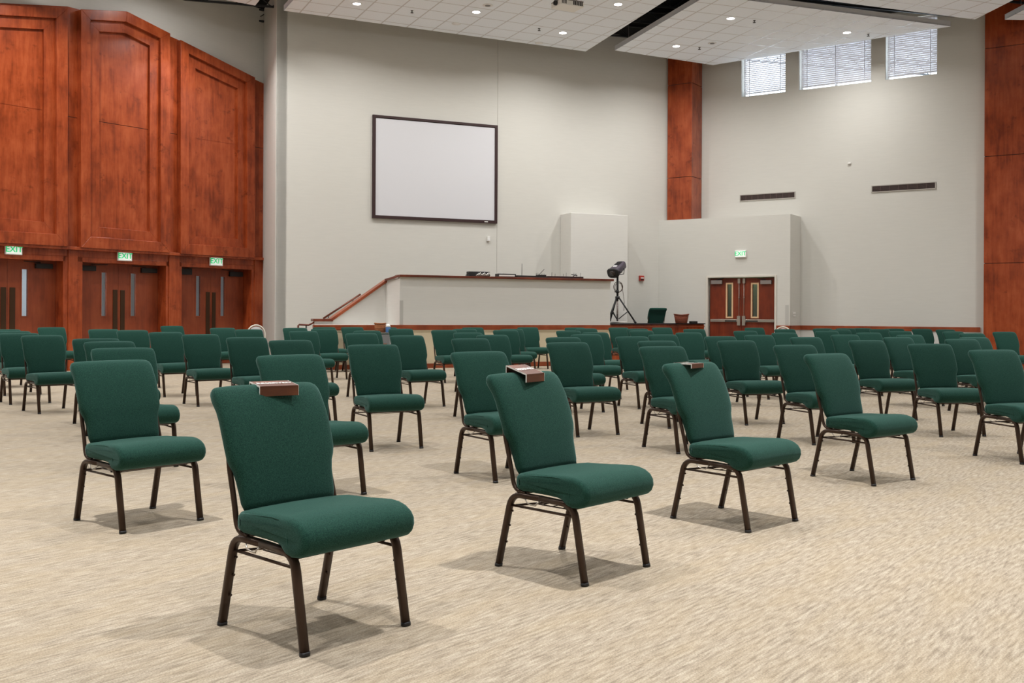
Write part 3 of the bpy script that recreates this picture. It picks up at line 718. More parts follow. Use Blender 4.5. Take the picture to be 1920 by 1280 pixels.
# spotlight on tripod, standing on the counter
tx = at_y(1157.5, 600, 24.45); tx.z = zt
tr = empty('spotlight_stand', 'black stage spotlight on a tripod standing on the counter', 'spotlight', tx)
hub = .60
mb = MB(); mb.tube([(0, 0, .03), (0, 0, hub+.02)], .022, 10); mb.build('lower_pole', M['pole'], tr)
mb = MB(); mb.tube([(0, 0, hub-.06), (0, 0, 1.19)], .026, 10); mb.tube([(0, 0, hub-.02), (0, 0, hub+.05)], .055, 10); mb.tube([(0, 0, hub+.13), (0, 0, hub+.2)], .036, 10); mb.build('upper_pole', M['black'], tr)
mb = MB(); mb.tube([(-.07, 0, hub+.16), (-.02, 0, hub+.16)], .014, 8); mb.build('clamp_knob', M['black'], tr)
for k, an in enumerate((-8, 112, 232)):
    c_, s_ = math.cos(math.radians(an)), math.sin(math.radians(an)); R_ = .44
    if k == 1: R_ = .40
    lg = MB(); lg.tube([(.05*c_, .05*s_, hub), (R_*c_, R_*s_, .015)], .019, 8); lo = lg.build('leg', M['black'], tr)
    ft = MB(); ft.tube([(R_*.93*c_, R_*.93*s_, .055), (R_*1.02*c_, R_*1.02*s_, .0)], .026, 8); ft.build('rubber_foot', M['black'], lo)
    bc = MB(); bc.tube([(.03*c_, .03*s_, .1), (R_*.55*c_, R_*.55*s_, hub*.46)], .011, 6); bc.build('brace', M['black'], tr)
mb = MB(); mb.tube([(.02+.11*math.cos(t*PI/10), .03, .88+.13*math.sin(t*PI/10)) for t in range(20)], .008, 6, closed=True); mb.tube([(.03+.09*math.cos(t*PI/10), .045, .87+.11*math.sin(t*PI/10)) for t in range(20)], .007, 6, closed=True)
mb.tube([(.08, .03, .99), (.13, .03, .8), (.17, .03, .5), (.16, .03, .30)], .005, 6); mb.build('cable_coil', M['bronze'], tr)
# lamp head: rounded housing pointing down to the lower left
hd = Vector((-.52, -.72, -.46)).normalized(); upv = Vector((0, 0, 1)); sd = hd.cross(upv).normalized(); uu = sd.cross(hd).normalized()
hc = Vector((.01, 0, 1.33))
def headring(t, w_, h_, k=20):
    r = []
    for j in range(k):
        th = 2*PI*j/k; c2, s2 = math.cos(th), math.sin(th)
        c2 = math.copysign(abs(c2)**.6, c2); s2 = math.copysign(abs(s2)**.6, s2)
        r.append(hc+hd*t+sd*(w_*c2)+uu*(h_*s2))
    return r
mb = MB(); mb.rings([headring(t, a, b) for t, a, b in ((-.24, .06, .05), (-.235, .10, .085), (-.20, .12, .10), (.10, .135, .105), (.22, .14, .11), (.26, .135, .105))]); lamp_ = mb.build('lamp_housing', M['purple'], tr)
mb = MB(); mb.rings([headring(t, a, b) for t, a, b in ((.245, .15, .12), (.29, .15, .12), (.292, .11, .08))]); mb.build('front_bezel', M['black'], lamp_)
mb = MB(); mb.rings([headring(t, a, b) for t, a, b in ((.285, .08, .065), (.300, .08, .065))]); mb.build('lens', M['lens'], lamp_)
mb = MB()
for j in range(4):
    t = -.14+j*.05; mb.prism([hc+hd*t+sd*-.07+uu*.104, hc+hd*t+sd*.07+uu*.104, hc+hd*(t+.02)+sd*.07+uu*.106, hc+hd*(t+.02)+sd*-.07+uu*.106], uu*.008)
mb.build('cooling_fins', M['black'], lamp_)
mb = MB(); mb.prism([hc+hd*.07+sd*-.05+uu*.106, hc+hd*.07+sd*.05+uu*.106, hc+hd*.13+sd*.05+uu*.108, hc+hd*.13+sd*-.05+uu*.108], uu*.003); mb.build('rating_label', M['whitep'], lamp_)
mb = MB(); mb.tube([hc+sd*.15, hc+sd*.17-uu*.02, hc+sd*.16+Vector((0, 0, -.14)), Vector((0, 0, 1.17)), hc-sd*.16+Vector((0, 0, -.14)), hc-sd*.17-uu*.02, hc-sd*.15], .011, 6); mb.build('yoke', M['black'], tr)
mb = MB(); mb.tube([hc+sd*-.13+hd*.2, hc+sd*-.22+hd*.22], .016, 8); mb.tube([hc-sd*-.13, hc-sd*-.20], .018, 8); mb.build('yoke_knob', M['black'], lamp_)
# white cable pile on the counter
cp = at_y(1152, 603, 24.1)
mb = MB()
for k in range(4):
    r_ = .05+.03*k; mb.tube([(cp.x-.05+.05*k+r_*math.cos(t*PI/7)*1.4, cp.y-.02+r_*.5*math.sin(t*PI/7), zt+.012+.008*k) for t in range(14)], .009, 6, closed=True)
tag(mb.build('white_cable', M['whitep']), 'loose white cable coiled on the counter by the spotlight', 'cable')
# basket on the counter
def basket(name, label, loc, r0, r1, h, m, oval=1.3, rot=0, wave=.012):
    e = empty(name, label, 'basket', loc, rot); mb = MB(); k = 28
    def ring(r, z, wav=0): return [(r*oval*math.cos(2*PI*j/k), r*math.sin(2*PI*j/k), z+wav*math.cos(4*PI*j/k)) for j in range(k)]
    mb.rings([ring(r0*.1, .002), ring(r0, 0), ring(r0+(r1-r0)*.5, h*.5, .004), ring(r1, h, wave), ring(r1-.014, h-.004, wave), ring(r0-.01, .014), ring(r0*.1, .014)]); mb.build('basket_body', m, e)
    mb = MB(); mb.tube([(r1*oval*math.cos(2*PI*j/k), r1*math.sin(2*PI*j/k), h+.002+wave*math.cos(4*PI*j/k)) for j in range(k)], .012, 6, closed=True); mb.build('rim', m, e)
    return e
bp = at_y(1277.5, 600, 25.05); basket('wicker_basket', 'red-brown wicker basket on the black counter beside the green chair', (bp.x, bp.y, zt), .115, .15, .215, M['wick'], 1.25)
bp2 = at_y(1300, 600, 25.25)
mb = MB(); mb.box(-.10, .10, -.05, .05, 0, .055); tag(mb.build('black_case', M['black'], bevel=.012, loc=(bp2.x, bp2.y, zt), rotz=.5), 'small flat black case on the counter right of the wicker basket', 'case')
# riser behind the counter
mb = MB(); r0_, r1_ = ca+cn*.98, cb-ce*1.3+cn*.72
q2_ = Vector((3.45, PM.c-PM.a*3.45-.03, 0)); q3_ = Vector((2.55, PM.c-PM.a*2.55-.60, 0))
mb.prism([Vector((3.03, 25.62, 0)), ca+cn*.70+ce*1.45, cb-ce*1.3+cn*.60, Vector((4.25, 25.9, 0)), Vector((3.9, 26.35, 0)), Vector((3.03, 26.15, 0))], (0, 0, .47)); tag(mb.build('booth_riser', M['carpet']), 'low carpeted riser behind the counter', 'platform')

# ------------------------------------------------------------------ gear on the rail
def rail_box(px0, px1, py0, py1, nm, lab, cat, m, dd=.12, back=.06):
    a, b = PB.pix(px0, py1, -back+.06)[0], PB.pix(px1, py1, -back+.06)[0]; h = (py1-py0)*22.9/F
    e = empty(nm, lab, cat, PB.P((a+b)/2, zr, -back), PB.rot()); w2 = (b-a)/2
    return e, w2, h
G = 'audio gear lined up on the rail'
e, w2, h = rail_box(879, 917.5, 511.3, 520, 'audio_mixer', '', 'mixer', M['black']); tag(e, 'black wireless receiver with tangled white leads, leftmost on the rail', 'receiver', G)
LB(e, 'case', -w2, w2, 0, h, -.09, .09, M['black'], .004)
mb = MB()
for k in range(9):
    x = -w2*.35+k*w2*.14; mb.tube([(x, -.10, .012), (x+.02, -.13, .045+.02*(k % 3)), (x+.05, -.12, .02)], .012, 6)
mb.build('white_leads', M['whitep'], e)
mb = MB(); mb.tube([(-w2, -.06, .06), (-w2-.07, -.07, .03), (-w2-.09, -.09, .008), (-w2-.02, -.10, .008)], .006, 6); mb.build('side_cable', M['black'], e)
LB(e, 'white_box', w2*.25, w2*.85, h, h+.018, -.05, .03, M['whitep'])
e, w2, h = rail_box(933, 966.5, 514.6, 520.5, 'audio_receiver', '', 'receiver', M['black']); tag(e, 'flat dark receiver with a white faceplate below the screen edge', 'receiver', G)
LB(e, 'case', -w2, w2, 0, h, -.09, .09, M['black'], .003); LB(e, 'faceplate', -w2*.9, w2*.85, .012, h-.025, .09, .094, M['whitep']); LB(e, 'white_box', -w2*.75, -w2*.4, h, h+.02, -.02, .04, M['whitep'])
e, w2, h = rail_box(969, 1008, 518, 521.5, 'antenna_unit', '', 'receiver', M['black']); tag(e, 'thin black unit with one tall upright antenna', 'receiver', G)
LB(e, 'case', -w2, w2, 0, h, -.09, .09, M['black'], .003); mb = MB(); mb.tube([(-w2*.42, 0, h), (-w2*.40, 0, h+.27)], .006, 6); mb.build('antenna', M['black'], e)
e, w2, h = rail_box(1009, 1024, 516.5, 522, 'antenna_receiver', '', 'receiver', M['black']); tag(e, 'small black box with a long slanting antenna', 'receiver', G)
LB(e, 'case', -w2, w2, 0, h, -.07, .07, M['black'], .003); mb = MB(); mb.tube([(-w2*.7, .0, h*.8), (w2*.8, .0, h+.13)], .006, 6)
for x, hh_ in ((-w2*1.05, .07), (-w2*.6, .09), (w2*.35, .09), (w2*.9, .06)): mb.tube([(x, .03, h*.2), (x, .03, h+hh_*.6)], .004, 5)
mb.build('antenna', M['black'], e)
for k, (x0, x1) in enumerate(((1028, 1050), (1050.5, 1070), (1071, 1094))):
    e, w2, h = rail_box(x0, x1, 520.5, 523.2, 'body_pack_tray', '', 'charging tray', M['black'])
    tag(e, ['low dark charging tray just right of the slanting antenna', 'low dark charging tray, middle one of the three on the rail', 'low dark charging tray with crossed antennas, rightmost on the rail'][k], 'charging tray', G)
    LB(e, 'tray', -w2, w2, 0, h+.01, -.06, .06, M['dkbrown'], .003)
    for x in (-w2*.2, w2*.35) if k < 2 else (-w2*.4, w2*.05, w2*.7):
        mb = MB(); mb.tube([(x, 0, h), (x+.004, 0, h+.07+.03*((k+int(x*50)) % 2))], .004, 5); mb.build('antenna', M['black'], e)
    if k == 2:
        mb = MB(); mb.tube([(-w2*.85, -.02, h+.06), (w2*.1, -.02, h+.035)], .010, 6); mb.tube([(-w2*.6, .0, h), (w2*.0, .0, h+.08)], .007, 6); mb.build('transmitter', M['black'], e)

# ------------------------------------------------------------------ hung ceiling panels with tiles
def cloud(label, corners, origin, ang, lamps=(), phase=(0, 0)):
    """corners: world xy list of the underside outline; origin/ang set the tile grid"""
    e = empty('ceiling_panel', label, 'ceiling panel', (origin.x, origin.y, ZC), ang, 'white tiled ceiling panels hung under the dark deck')
    R = Matrix.Rotation(-ang, 2); loc = [R @ (Vector((c.x, c.y))-Vector((origin.x, origin.y))) for c in corners]
    mb = MB(); mb.prism([(p.x-phase[0], p.y-phase[1], .0) for p in loc], (0, 0, .03)); f_ = mb.build('tile_field', M['tile'], e); f_.location = (phase[0], phase[1], 0)
    mb = MB(); k = len(loc); cen = sum(loc, Vector((0, 0)))/k
    inn = [p+(cen-p).normalized()*.03 for p in loc]
    for i in range(k):
        j = (i+1) % k; mb.prism([(loc[i].x, loc[i].y, .001), (loc[j].x, loc[j].y, .001), (inn[j].x, inn[j].y, .001), (inn[i].x, inn[i].y, .001)], (0, 0, .115))
    mb.build('edge_trim', M['tedge'], e)
    mb = MB()
    for p in loc:
        q_ = p+(cen-p).normalized()*.35; mb.tube([(q_.x, q_.y, .03), (q_.x, q_.y, DECK-ZC)], .005, 5)
    mb.build('hanger_wire', M['greym'], e)
    return e
def V2(px, py): return at_z(px, py, ZC)
c1a, c1b = V2(532, 20), V2(1098, 96.5)
am = math.atan2(c1b.y-c1a.y, c1b.x-c1a.x)
d1l = Vector((.498, -1, 0)).normalized(); d1r = Vector((.335, -1, 0)).normalized()
cl1 = cloud('white tiled ceiling panel with the projector, over the screen wall', [c1a, c1b, c1b+d1r*4.6, c1a+d1l*4.6], c1a, am, phase=(.04, -.52))
c2a, c2b, c2c = V2(1153, 94.5), V2(1337, 122), V2(1782.5, 49.5)
c2d = V2(1396, 0); dn = (c2d-c2c).normalized(); c2e = c2a+d1r*((c2a.y-20.3)/.948)
# intersect left edge with near edge
t_ = ((c2c.x-c2a.x)*dn.y-(c2c.y-c2a.y)*dn.x)/(d1r.x*dn.y-d1r.y*dn.x); c2e = c2a+d1r*t_
ang2 = math.atan2(.329, .944)
cl2_ = cloud('white tiled ceiling panel with daylit grid, before the clerestory windows', [c2a, c2b, c2c, c2e], c2a, ang2, phase=(.0, -.1))
c3c, c3d = V2(1828, 36.5), V2(1541, 0); d3 = (c3d-c3c).normalized(); c3e = V2(1900, 0); d3r = (c3e-c3c).normalized()
far_l = c3c+d3*6.8
cl3 = cloud('white tiled ceiling panel cut off by the top edge, nearer the camera', [far_l, c3c, c3c+d3r*4.2, far_l+d1r*4.2], c3c, math.atan2(-d3.y, -d3.x), phase=(.2, -.1))
c4 = V2(1884, 37)
cloud('white tiled ceiling panel corner in front of the broad pillar', [c4, c4+Vector((2.8, .15, 0)), c4+Vector((3.0, -4, 0)), c4+Vector((.28, -4, 0))], c4, .05, phase=(.1, -.1))
c0 = V2(478.5, 10.5); d0 = (V2(423, 0)-c0).normalized()
cloud('white tiled ceiling panel tip in the corner left of the screen wall', [c0, c0+d0*5.2, c0+d0*5.2+d1l*4, c0+d1l*4], c0, math.atan2(-d0.y, -d0.x), phase=(.1, -.1))

LG = 'recessed ceiling lights'
def downlight(px, py, lit, label):
    p = at_z(px, py, ZC)
    e = empty('downlight', label, 'ceiling light', (p.x, p.y, ZC), 0, LG)
    k = 24
    def ring(r, z): return [(r*math.cos(2*PI*j/k), r*math.sin(2*PI*j/k), z) for j in range(k)]
    mb = MB(); mb.rings([ring(.085, -.001), ring(.105, -.001), ring(.10, -.006), ring(.085, -.006)], closed=True); mb.build('trim_ring', M['ring'], e)
    mb = MB(); mb.rings([ring(.086, -.0045), ring(.086, -.0005)]); mb.build('lens', M['lamp'] if lit else M['lampoff'], e)
    if lit: area_light('downlight_beam', (p.x, p.y, ZC-.02), LAMP_W, .17, spread=math.radians(155))
for px, py, lit, lb in ((669, 7, 1, 'lit round downlight nearest the left end of the screen wall panel'),
                        (893, 22.5, 1, 'lit round downlight left of the projector beside the round speaker'),
                        (1159, 8, 1, 'lit round downlight right of the projector'),
                        (1055.5, 61.5, 1, 'lit round downlight below the projector near the panel corner'),
                        (1370, 34.5, 1, 'lit round downlight near the middle of the right ceiling panel'),
                        (1268, 86.5, 1, 'lit round downlight above the narrow wood pillar'),
                        (1588, 61, 1, 'lit round downlight above the middle clerestory window'),
                        (855.5, 44.5, 0, 'unlit round downlight above the projection screen'),
                        (1011, 80.5, 0, 'unlit round downlight at the panel edge left of the narrow pillar')):
    downlight(px, py, lit, lb)
def disc(px, py, nm, label, cat, r, m, m2):
    p = at_z(px, py, ZC); e = empty(nm, label, cat, (p.x, p.y, ZC))
    mb = MB(); mb.lathe((0, 0, 0), [(r, -.001), (r, -.01), (r*.9, -.014)], 24); mb.build('ring', m, e)
    mb = MB(); mb.lathe((0, 0, 0), [(r*.55, -.0145), (r*.5, -.02)], 24); mb.build('grille', m2, e)
disc(914.5, 9.5, 'ceiling_speaker', 'round grey ceiling speaker left of the projector', 'speaker', .11, M['ring'], M['grille'])
disc(1335.5, 80.5, 'ceiling_speaker', 'round grey ceiling speaker above the narrow wood pillar', 'speaker', .10, M['ring'], M['grille'])
for px, py, lb in ((772.5, 22, 'small dark sprinkler head over the screen\'s left part'), (1011, 55.5, 'small dark sprinkler head left of the downlight below the projector'),
                   (1414.5, 40.5, 'small dark sprinkler head beside the middle downlight of the right panel'), (1311.5, 91, 'small dark sprinkler head above the narrow wood pillar'), (1628, 66, 'small dark sprinkler head above the middle clerestory window')):
    p = at_z(px, py-2, ZC); e = empty('sprinkler_head', lb, 'sprinkler', (p.x, p.y, ZC), 0, 'ceiling sprinkler heads')
    mb = MB(); mb.tube([(0, 0, 0), (0, 0, -.045)], .009, 8); mb.build('stem', M['legd'], e)
    mb = MB(); mb.lathe((0, 0, 0), [(.034, -.045), (.034, -.049)], 14); mb.lathe((0, 0, 0), [(.03, -.0005), (.03, -.004)], 14); mb.build('deflector', M['legd'], e)
# projector
pc = at_z(1064, 9, 7.47)
pj = empty('projector', 'white ceiling projector hanging under the tiled panel', 'projector', (pc.x, pc.y, ZC), am+.02)
mb = MB(); mb.box(-.27, .27, -.2, .2, -.27, -.17); mb.build('body', M['whitep'], pj, .015)
mb = MB(); mb.box(-.268, .268, -.198, .198, -.17, -.145); mb.build('top_cover', M['greym'], pj, .008)
mb = MB()
for k in range(6): mb.box(.02+k*.038, .045+k*.038, -.204, -.2, -.25, -.17)
for k in range(4): mb.box(-.24+k*.03, -.225+k*.03, -.204, -.2, -.25, -.17)
mb.build('vent_slots', M['black'], pj)
mb = MB(); mb.rings([[(-.27-.0-t, -.03+r*math.cos(2*PI*j/20), -.21+r*math.sin(2*PI*j/20)) for j in range(20)] for t, r in ((0, .05), (.05, .05), (.05, .038), (.03, .036))]); mb.build('lens_ring', M['black'], pj)
mb = MB(); mb.tube([(0, 0, -.145), (0, 0, 0)], .025, 10); mb.box(-.08, .08, -.08, .08, -.15, -.135); mb.build('ceiling_mount', M['black'], pj)
mb = MB(); mb.tube([(-.2, -.1, -.145), (-.23, -.12, -.08), (-.1, -.05, -.05), (0, 0, -.02)], .008, 6); mb.tube([(.1, -.15, -.15), (.15, -.18, -.1), (.06, -.05, -.05)], .007, 6); mb.build('cable', M['black'], pj)
# black joists and duct above the panels
for k in range(10):
    y = 15.5+k*1.3; mb = MB(); mb.prism([(-9, y-4, DECK-.32), (12, y+1.8, DECK-.32), (12, y+1.86, DECK-.32), (-9, y-3.94, DECK-.32)], (0, 0, .04))
    mb.prism([(-9, y-4, DECK-.05), (12, y+1.8, DECK-.05), (12, y+1.86, DECK-.05), (-9, y-3.94, DECK-.05)], (0, 0, .04))
    for j in range(30):
        x0 = -9+j*.7; x1 = x0+.35; yy = lambda x: y-3.97+(x+9)*5.8/21
        mb.tube([(x0, yy(x0), DECK-.3), (x1, yy(x1), DECK-.04), (x0+.7, yy(x0+.7), DECK-.3)], .012, 5)
    mb.build('trim_%d' % (20+k), M['duct'], kind='structure')

# lamps of the rest of the hall (outside the frame)
for gx in range(-3, 4):
    for gy in range(0, 5):
        x = gx*5.0+1.6; y = -4.6+gy*4.9
        if y > 15.5-0.25*0 or abs(x) > 17: continue
        if -1.27*x+y > 29.5 or (x < 0 and y-1.27*x > 29): continue
        area_light('hall_downlight', (x, y, ZC-.02), LAMP_W*(1.75 if y < 6 else 1.85), .2, spread=math.radians(88 if y < 6 else 150))
area_light('hall_downlight', (11.8, 16.8, ZC-.02), LAMP_W*1.6, .2, spread=math.radians(150))  # extra unseen lamp, added to lighten the vestibule's side

for x, y in ((-13.2, 12.5), (-10.6, 15.6), (-8.4, 18.4), (-6.3, 21.0)):      # row of fill lamps added to brighten the left panelling
    area_light('left_wall_fill', (x, y, ZC-.02), LAMP_W*1.35, .2, spread=math.radians(140))
    area_light('left_wall_fill', (x-.5, y-.4, DECK-.36), LAMP_W*.45, .2, spread=math.radians(175))  # higher fill, added for the grey wall above the panelling
# unseen fill lights added behind the camera, aimed up to brighten the ceiling
for x in (-11, -4, 4, 11):
    area_light('rear_up_fill', (x, -8.6, 6.4), 260, 3.2, rot=(math.radians(156), 0, 0), color=(.93, .96, 1), shape='RECTANGLE', size_y=1.2)
# ------------------------------------------------------------------ the green chair
def rr_ring(c, ax, az, w_, h_, k=28, p=.45):
    r = []
    for j in range(k):
        th = 2*PI*(j+.5)/k; cc, ss = math.cos(th), math.sin(th)
        cc = math.copysign(abs(cc)**p, cc); ss = math.copysign(abs(ss)**p, ss)
        r.append(Vector(c)+ax*(w_*cc)+az*(h_*ss))
    return r
def make_chair():
    t = empty('stacking_chair', 'x', 'chair')
    X = Vector((1, 0, 0))
    # seat: a waterfall side profile (y, z) carried across the width, pulled in towards the rounded ends
    prof = [(.118, .390), (.114, .412), (.118, .436), (.132, .450), (.17, .456), (.24, .459), (.31, .463), (.37, .468), (.42, .470), (.465, .467), (.502, .457), (.530, .440), (.547, .416), (.550, .388),
            (.540, .362), (.520, .344), (.490, .334), (.455, .331), (.428, .336), (.408, .348), (.392, .359), (.36, .366), (.30, .369), (.22, .370), (.15, .371), (.128, .377)]
    n = len(prof); nor = []
    for i in range(n):
        a, b = prof[i-1], prof[(i+1) % n]; d_ = Vector((b[0]-a[0], b[1]-a[1])).normalized(); nor.append(Vector((-d_.y, d_.x)))
    rs = []
    for x, ins, cr in ((-.252, .034, 0), (-.2515, .020, 0), (-.247, .009, 0), (-.238, .002, 0), (-.225, 0, .0), (-.15, 0, .004), (0, 0, .006), (.15, 0, .004), (.225, 0, 0), (.238, .002, 0), (.247, .009, 0), (.2515, .020, 0), (.252, .034, 0)):
        ring = []
        for (y, z), nn in zip(prof, nor):
            yy, zz_ = y-nn.x*ins, z-nn.y*ins
            bul = .007*max(0, min(1, (y-.38)/.04))*(1 if abs(x) > .22 else 0)
            ring.append((x+math.copysign(bul, x) if x else 0, yy, zz_+(cr if z > .44 else 0)))
        rs.append(ring)
    mb = MB(); mb.rings(rs)
    seat = mb.build('seat', M['fabric'], t)
    for s in (-1, 1):
        mb = MB()
        pts = [(s*.244, .14, .444), (s*.245, .25, .451), (s*.246, .34, .457), (s*.250, .39, .456), (s*.2535, .425, .440), (s*.257, .445, .40), (s*.254, .45, .352)]
        mb.tube(pts, .0028, 6)
        mb.build('piping', M['fabric'], seat)
    # backrest
    bp_ = [(.112, .438, .188, .014), (.108, .443, .205, .022), (.098, .468, .212, .029), (.086, .51, .214, .033), (.074, .55, .217, .035), (.064, .585, .224, .036), (.057, .61, .236, .037), (.050, .635, .243, .037),
           (.036, .68, .246, .036), (.018, .73, .247, .035), (-.002, .78, .247, .034), (-.022, .815, .246, .035), (-.040, .840, .247, .038), (-.056, .859, .246, .039), (-.070, .873, .243, .035), (-.080, .882, .237, .027), (-.087, .888, .226, .016)]
    rs = []
    for i, (y, z, w_, th) in enumerate(bp_):
        a = bp_[max(0, i-1)]; b = bp_[min(len(bp_)-1, i+1)]
        T = Vector((0, b[0]-a[0], b[1]-a[1])).normalized(); Nn = Vector((0, T.z, -T.y))
        rs.append(rr_ring((0, y, z), X, Nn, w_, th, 32, .5))
    mb = MB(); mb.rings(rs); back = mb.build('backrest', M['fabric'], t)
    # frame
    def arc(pts, r=.045, n=5):       # round the corners of a polyline
        pts = [Vector(p) for p in pts]; out = [pts[0]]
        for i in range(1, len(pts)-1):
            a = (pts[i-1]-pts[i]).normalized(); b = (pts[i+1]-pts[i]).normalized(); p0 = pts[i]+a*r; p2 = pts[i]+b*r
            for k in range(n+1):
                u = k/n; out.append(p0*(1-u)**2+pts[i]*2*u*(1-u)+p2*u*u)
        out.append(pts[-1]); return out
    legs = []
    for s in (-1, 1):
        x = s*.234
        mb = MB(); mb.tube(arc([(x, 0, 0), (x, .085, .350), (x, .26, .350)], .06), .0168, 12, .0128, side=(1, 0, 0), pw=.55)
        for z in (.12, .20, .27): mb.tube([(x-s*.006, .085*z/.35+.010, z), (x-s*.010, .085*z/.35+.019, z)], .005, 6)
        l1 = mb.build('leg', M['leg'], t)
        mb = MB(); mb.tube(arc([(x, .26, .350), (x, .455, .343), (x, .519, 0)], .06), .0168, 12, .0128, side=(1, 0, 0), pw=.55)
        for z in (.10, .17, .24): mb.tube([(x-s*.006, .519-.064*z/.343-.010, z), (x-s*.006, .519-.064*z/.343-.019, z)], .005, 6)
        l2 = mb.build('leg', M['leg'], t)
        for lo, yy in ((l1, 0), (l2, .519)):
            mb = MB(); mb.tube([(x, yy+(.001 if yy == 0 else 0), .0), (x, yy+(.003 if yy == 0 else -.002), .014)], .0180, 10, .0140, side=(1, 0, 0), pw=.55); mb.build('foot_glide', M['black'], lo)
        mb = MB(); mb.tube([(x, .074, .298), (x, .27, .296), (x, .466, .294)], .0062, 8); mb.build('stretcher', M['leg'], t)
        mb = MB(); mb.tube(arc([(x*1.0, .17, .362), (x*1.0, .100, .372), (x*.985, .078, .46), (x*.97, .030, .62), (x*.92, .012, .70)], .04), .011, 10, .010, side=(1, 0, 0)); mb.build('back_post', M['leg'], t)
        mb = MB(); x2 = x+s*.018
        mb.tube([(x2-s*.012, .17, .338), (x2, .185, .336), (x2+s*.006, .20, .325), (x2, .215, .317), (x2, .245, .317), (x2+s*.004, .255, .328), (x2-s*.012, .262, .338)], .0032, 6); mb.build('ganging_hook', M['steel'], t)
    mb = MB(); mb.tube([(-.234, .448, .330), (.234, .448, .330)], .0085, 8); mb.tube([(-.225, .10, .348), (.225, .10, .348)], .0085, 8); mb.build('cross_rail', M['leg'], t)
    mb = MB()
    for k in range(4): mb.tube([(-.20, .24+.06*k, .314), (.20, .24+.06*k, .314)], .0022, 5)
    for sx in (-1, 1): mb.tube([(sx*.20, .22, .314), (sx*.20, .43, .314), (sx*.20, .445, .333)], .003, 5)
    mb.tube([(-.234, .11, .300), (-.06, .25, .314), (.06, .25, .314), (.234, .11, .300)], .0055, 6)
    mb.build('book_rack', M['leg'], t)
    return t
CH = '''A,-0.94,4.00,0.84;B,0.10,4.92,0.83;C,1.12,6.04,0.74;D,-2.32,5.91,0.86;E,2.42,7.58,0.62;a1,-8.11,16.12,0.72;a2,-7.28,14.71,0.69;a3,-6.52,13.35,0.69;a4,-5.68,12.22,0.78;a5,-8.54,18.71,0.76;a6,-6.81,16.83,0.68;a7,-6.05,16.10,0.67;a8,-7.22,21.44,0.73;a9,-5.01,14.63,0.70;b1,-4.46,10.84,0.67;b2,-3.89,9.79,0.75;b3,-3.08,8.02,0.65;c1,-4.08,13.25,0.65;c2,-5.43,18.97,0.66;c3,-4.54,17.44,0.62;c4,-3.08,11.77,0.64;c5,-2.31,10.62,0.68;c6,-1.48,6.84,0.71;c7,-3.31,16.10,0.66;c8,-4.17,19.45,0.57;c9,-3.43,18.46,0.52;c10,-3.85,20.75,0.56;c11,-3.31,21.00,0.57;d1,-2.60,20.95,0.52;d2,-2.38,16.74,0.58;d3,-2.14,14.47,0.56;d4,-1.25,9.21,0.51;d5,-2.09,19.11,0.48;d6,-1.35,13.20,0.60;d7,-1.18,17.84,0.49;d8,-0.88,19.31,0.47;d9,-0.81,21.43,0.47;d10,-0.65,15.46,0.50;d11,-0.24,13.85,0.53;d12,-0.46,11.77,0.56;d13,-0.22,7.63,0.62;e1,-0.09,18.12,0.45;e2,0.02,19.65,0.46;e3,0.37,22.24,0.40;e4,1.41,22.12,0.40;e5,1.57,20.86,0.42;e6,1.03,17.82,0.46;e7,1.38,16.27,0.49;e8,1.10,14.55,0.44;e9,0.67,12.59,0.48;e10,0.60,10.30,0.50;f1,2.41,22.51,0.37;f2,2.64,20.95,0.37;f3,2.40,18.41,0.41;f4,3.44,22.91,0.32;f5,1.61,13.24,0.42;f6,2.24,14.71,0.45;f7,1.63,11.08,0.46;f8,1.40,9.16,0.47;f9,2.94,16.56,0.41;g1,3.80,20.83,0.33;g2,5.69,23.52,0.26;g3,4.36,18.67,0.33;g4,5.84,21.43,0.28;g5,3.66,14.78,0.37;g6,4.59,16.83,0.35;g7,2.87,13.71,0.37;g8,3.95,13.41,0.38;g9,2.58,11.43,0.35;g10,2.79,9.80,0.40;h1,7.12,22.96,0.23;h2,6.92,21.13,0.25;h3,6.00,19.07,0.28;h4,7.75,23.30,0.19;h5,5.12,15.37,0.32;h6,6.18,17.34,0.30;h7,4.23,11.90,0.33;i1,8.25,23.62,0.17;i2,8.20,22.35,0.25;i3,8.86,23.25,0.16;i4,7.49,19.33,0.24;i5,9.42,23.05,0.18;i6,9.58,22.15,0.28;i7,6.17,15.51,0.36;i8,5.30,13.71,0.39;i9,4.37,10.45,0.17;i10,8.45,19.18,0.34;i11,7.93,17.26,0.25;i12,6.44,13.93,0.32;i13,5.74,12.76,0.29;j1,4.18,8.66,0.30;j2,9.40,19.14,0.22'''
CH = [(a.split(',')[0],)+tuple(float(x) for x in a.split(',')[1:]) for a in CH.split(';')]
ZONES = [(-99, 130, 'below the leftmost exit sign'), (130, 318, 'below the middle left exit sign'), (318, 460, 'below the exit sign nearest the grey corner'), (460, 560, 'below the grey wall corner left of the stair'),
         (560, 645, 'below the lower end of the stair rail'), (645, 724, 'below the upper end of the stair rail'), (724, 816, 'below the left half of the projection screen'), (816, 934, 'below the right half of the projection screen'),
         (934, 1046, 'below the gap between screen and boxed wall'), (1046, 1140, 'below the left part of the boxed wall'), (1140, 1196, 'below the tripod spotlight'), (1196, 1250, 'below the red fire alarm'),
         (1250, 1322, 'below the narrow wood pillar'), (1322, 1391, 'below the left leaf of the double doors'), (1391, 1454, 'below the right leaf of the double doors'), (1454, 1520, 'below the vestibule corner'),
         (1520, 1590, 'below the left half of the middle clerestory window'), (1590, 1650, 'below the right half of the middle clerestory window'), (1650, 1706, 'below the left half of the right-hand vent'), (1706, 1770, 'below the right half of the right-hand vent'),
         (1770, 1846, 'below the bare wall strip left of the broad pillar'), (1846, 2200, 'in front of the broad wood pillar')]
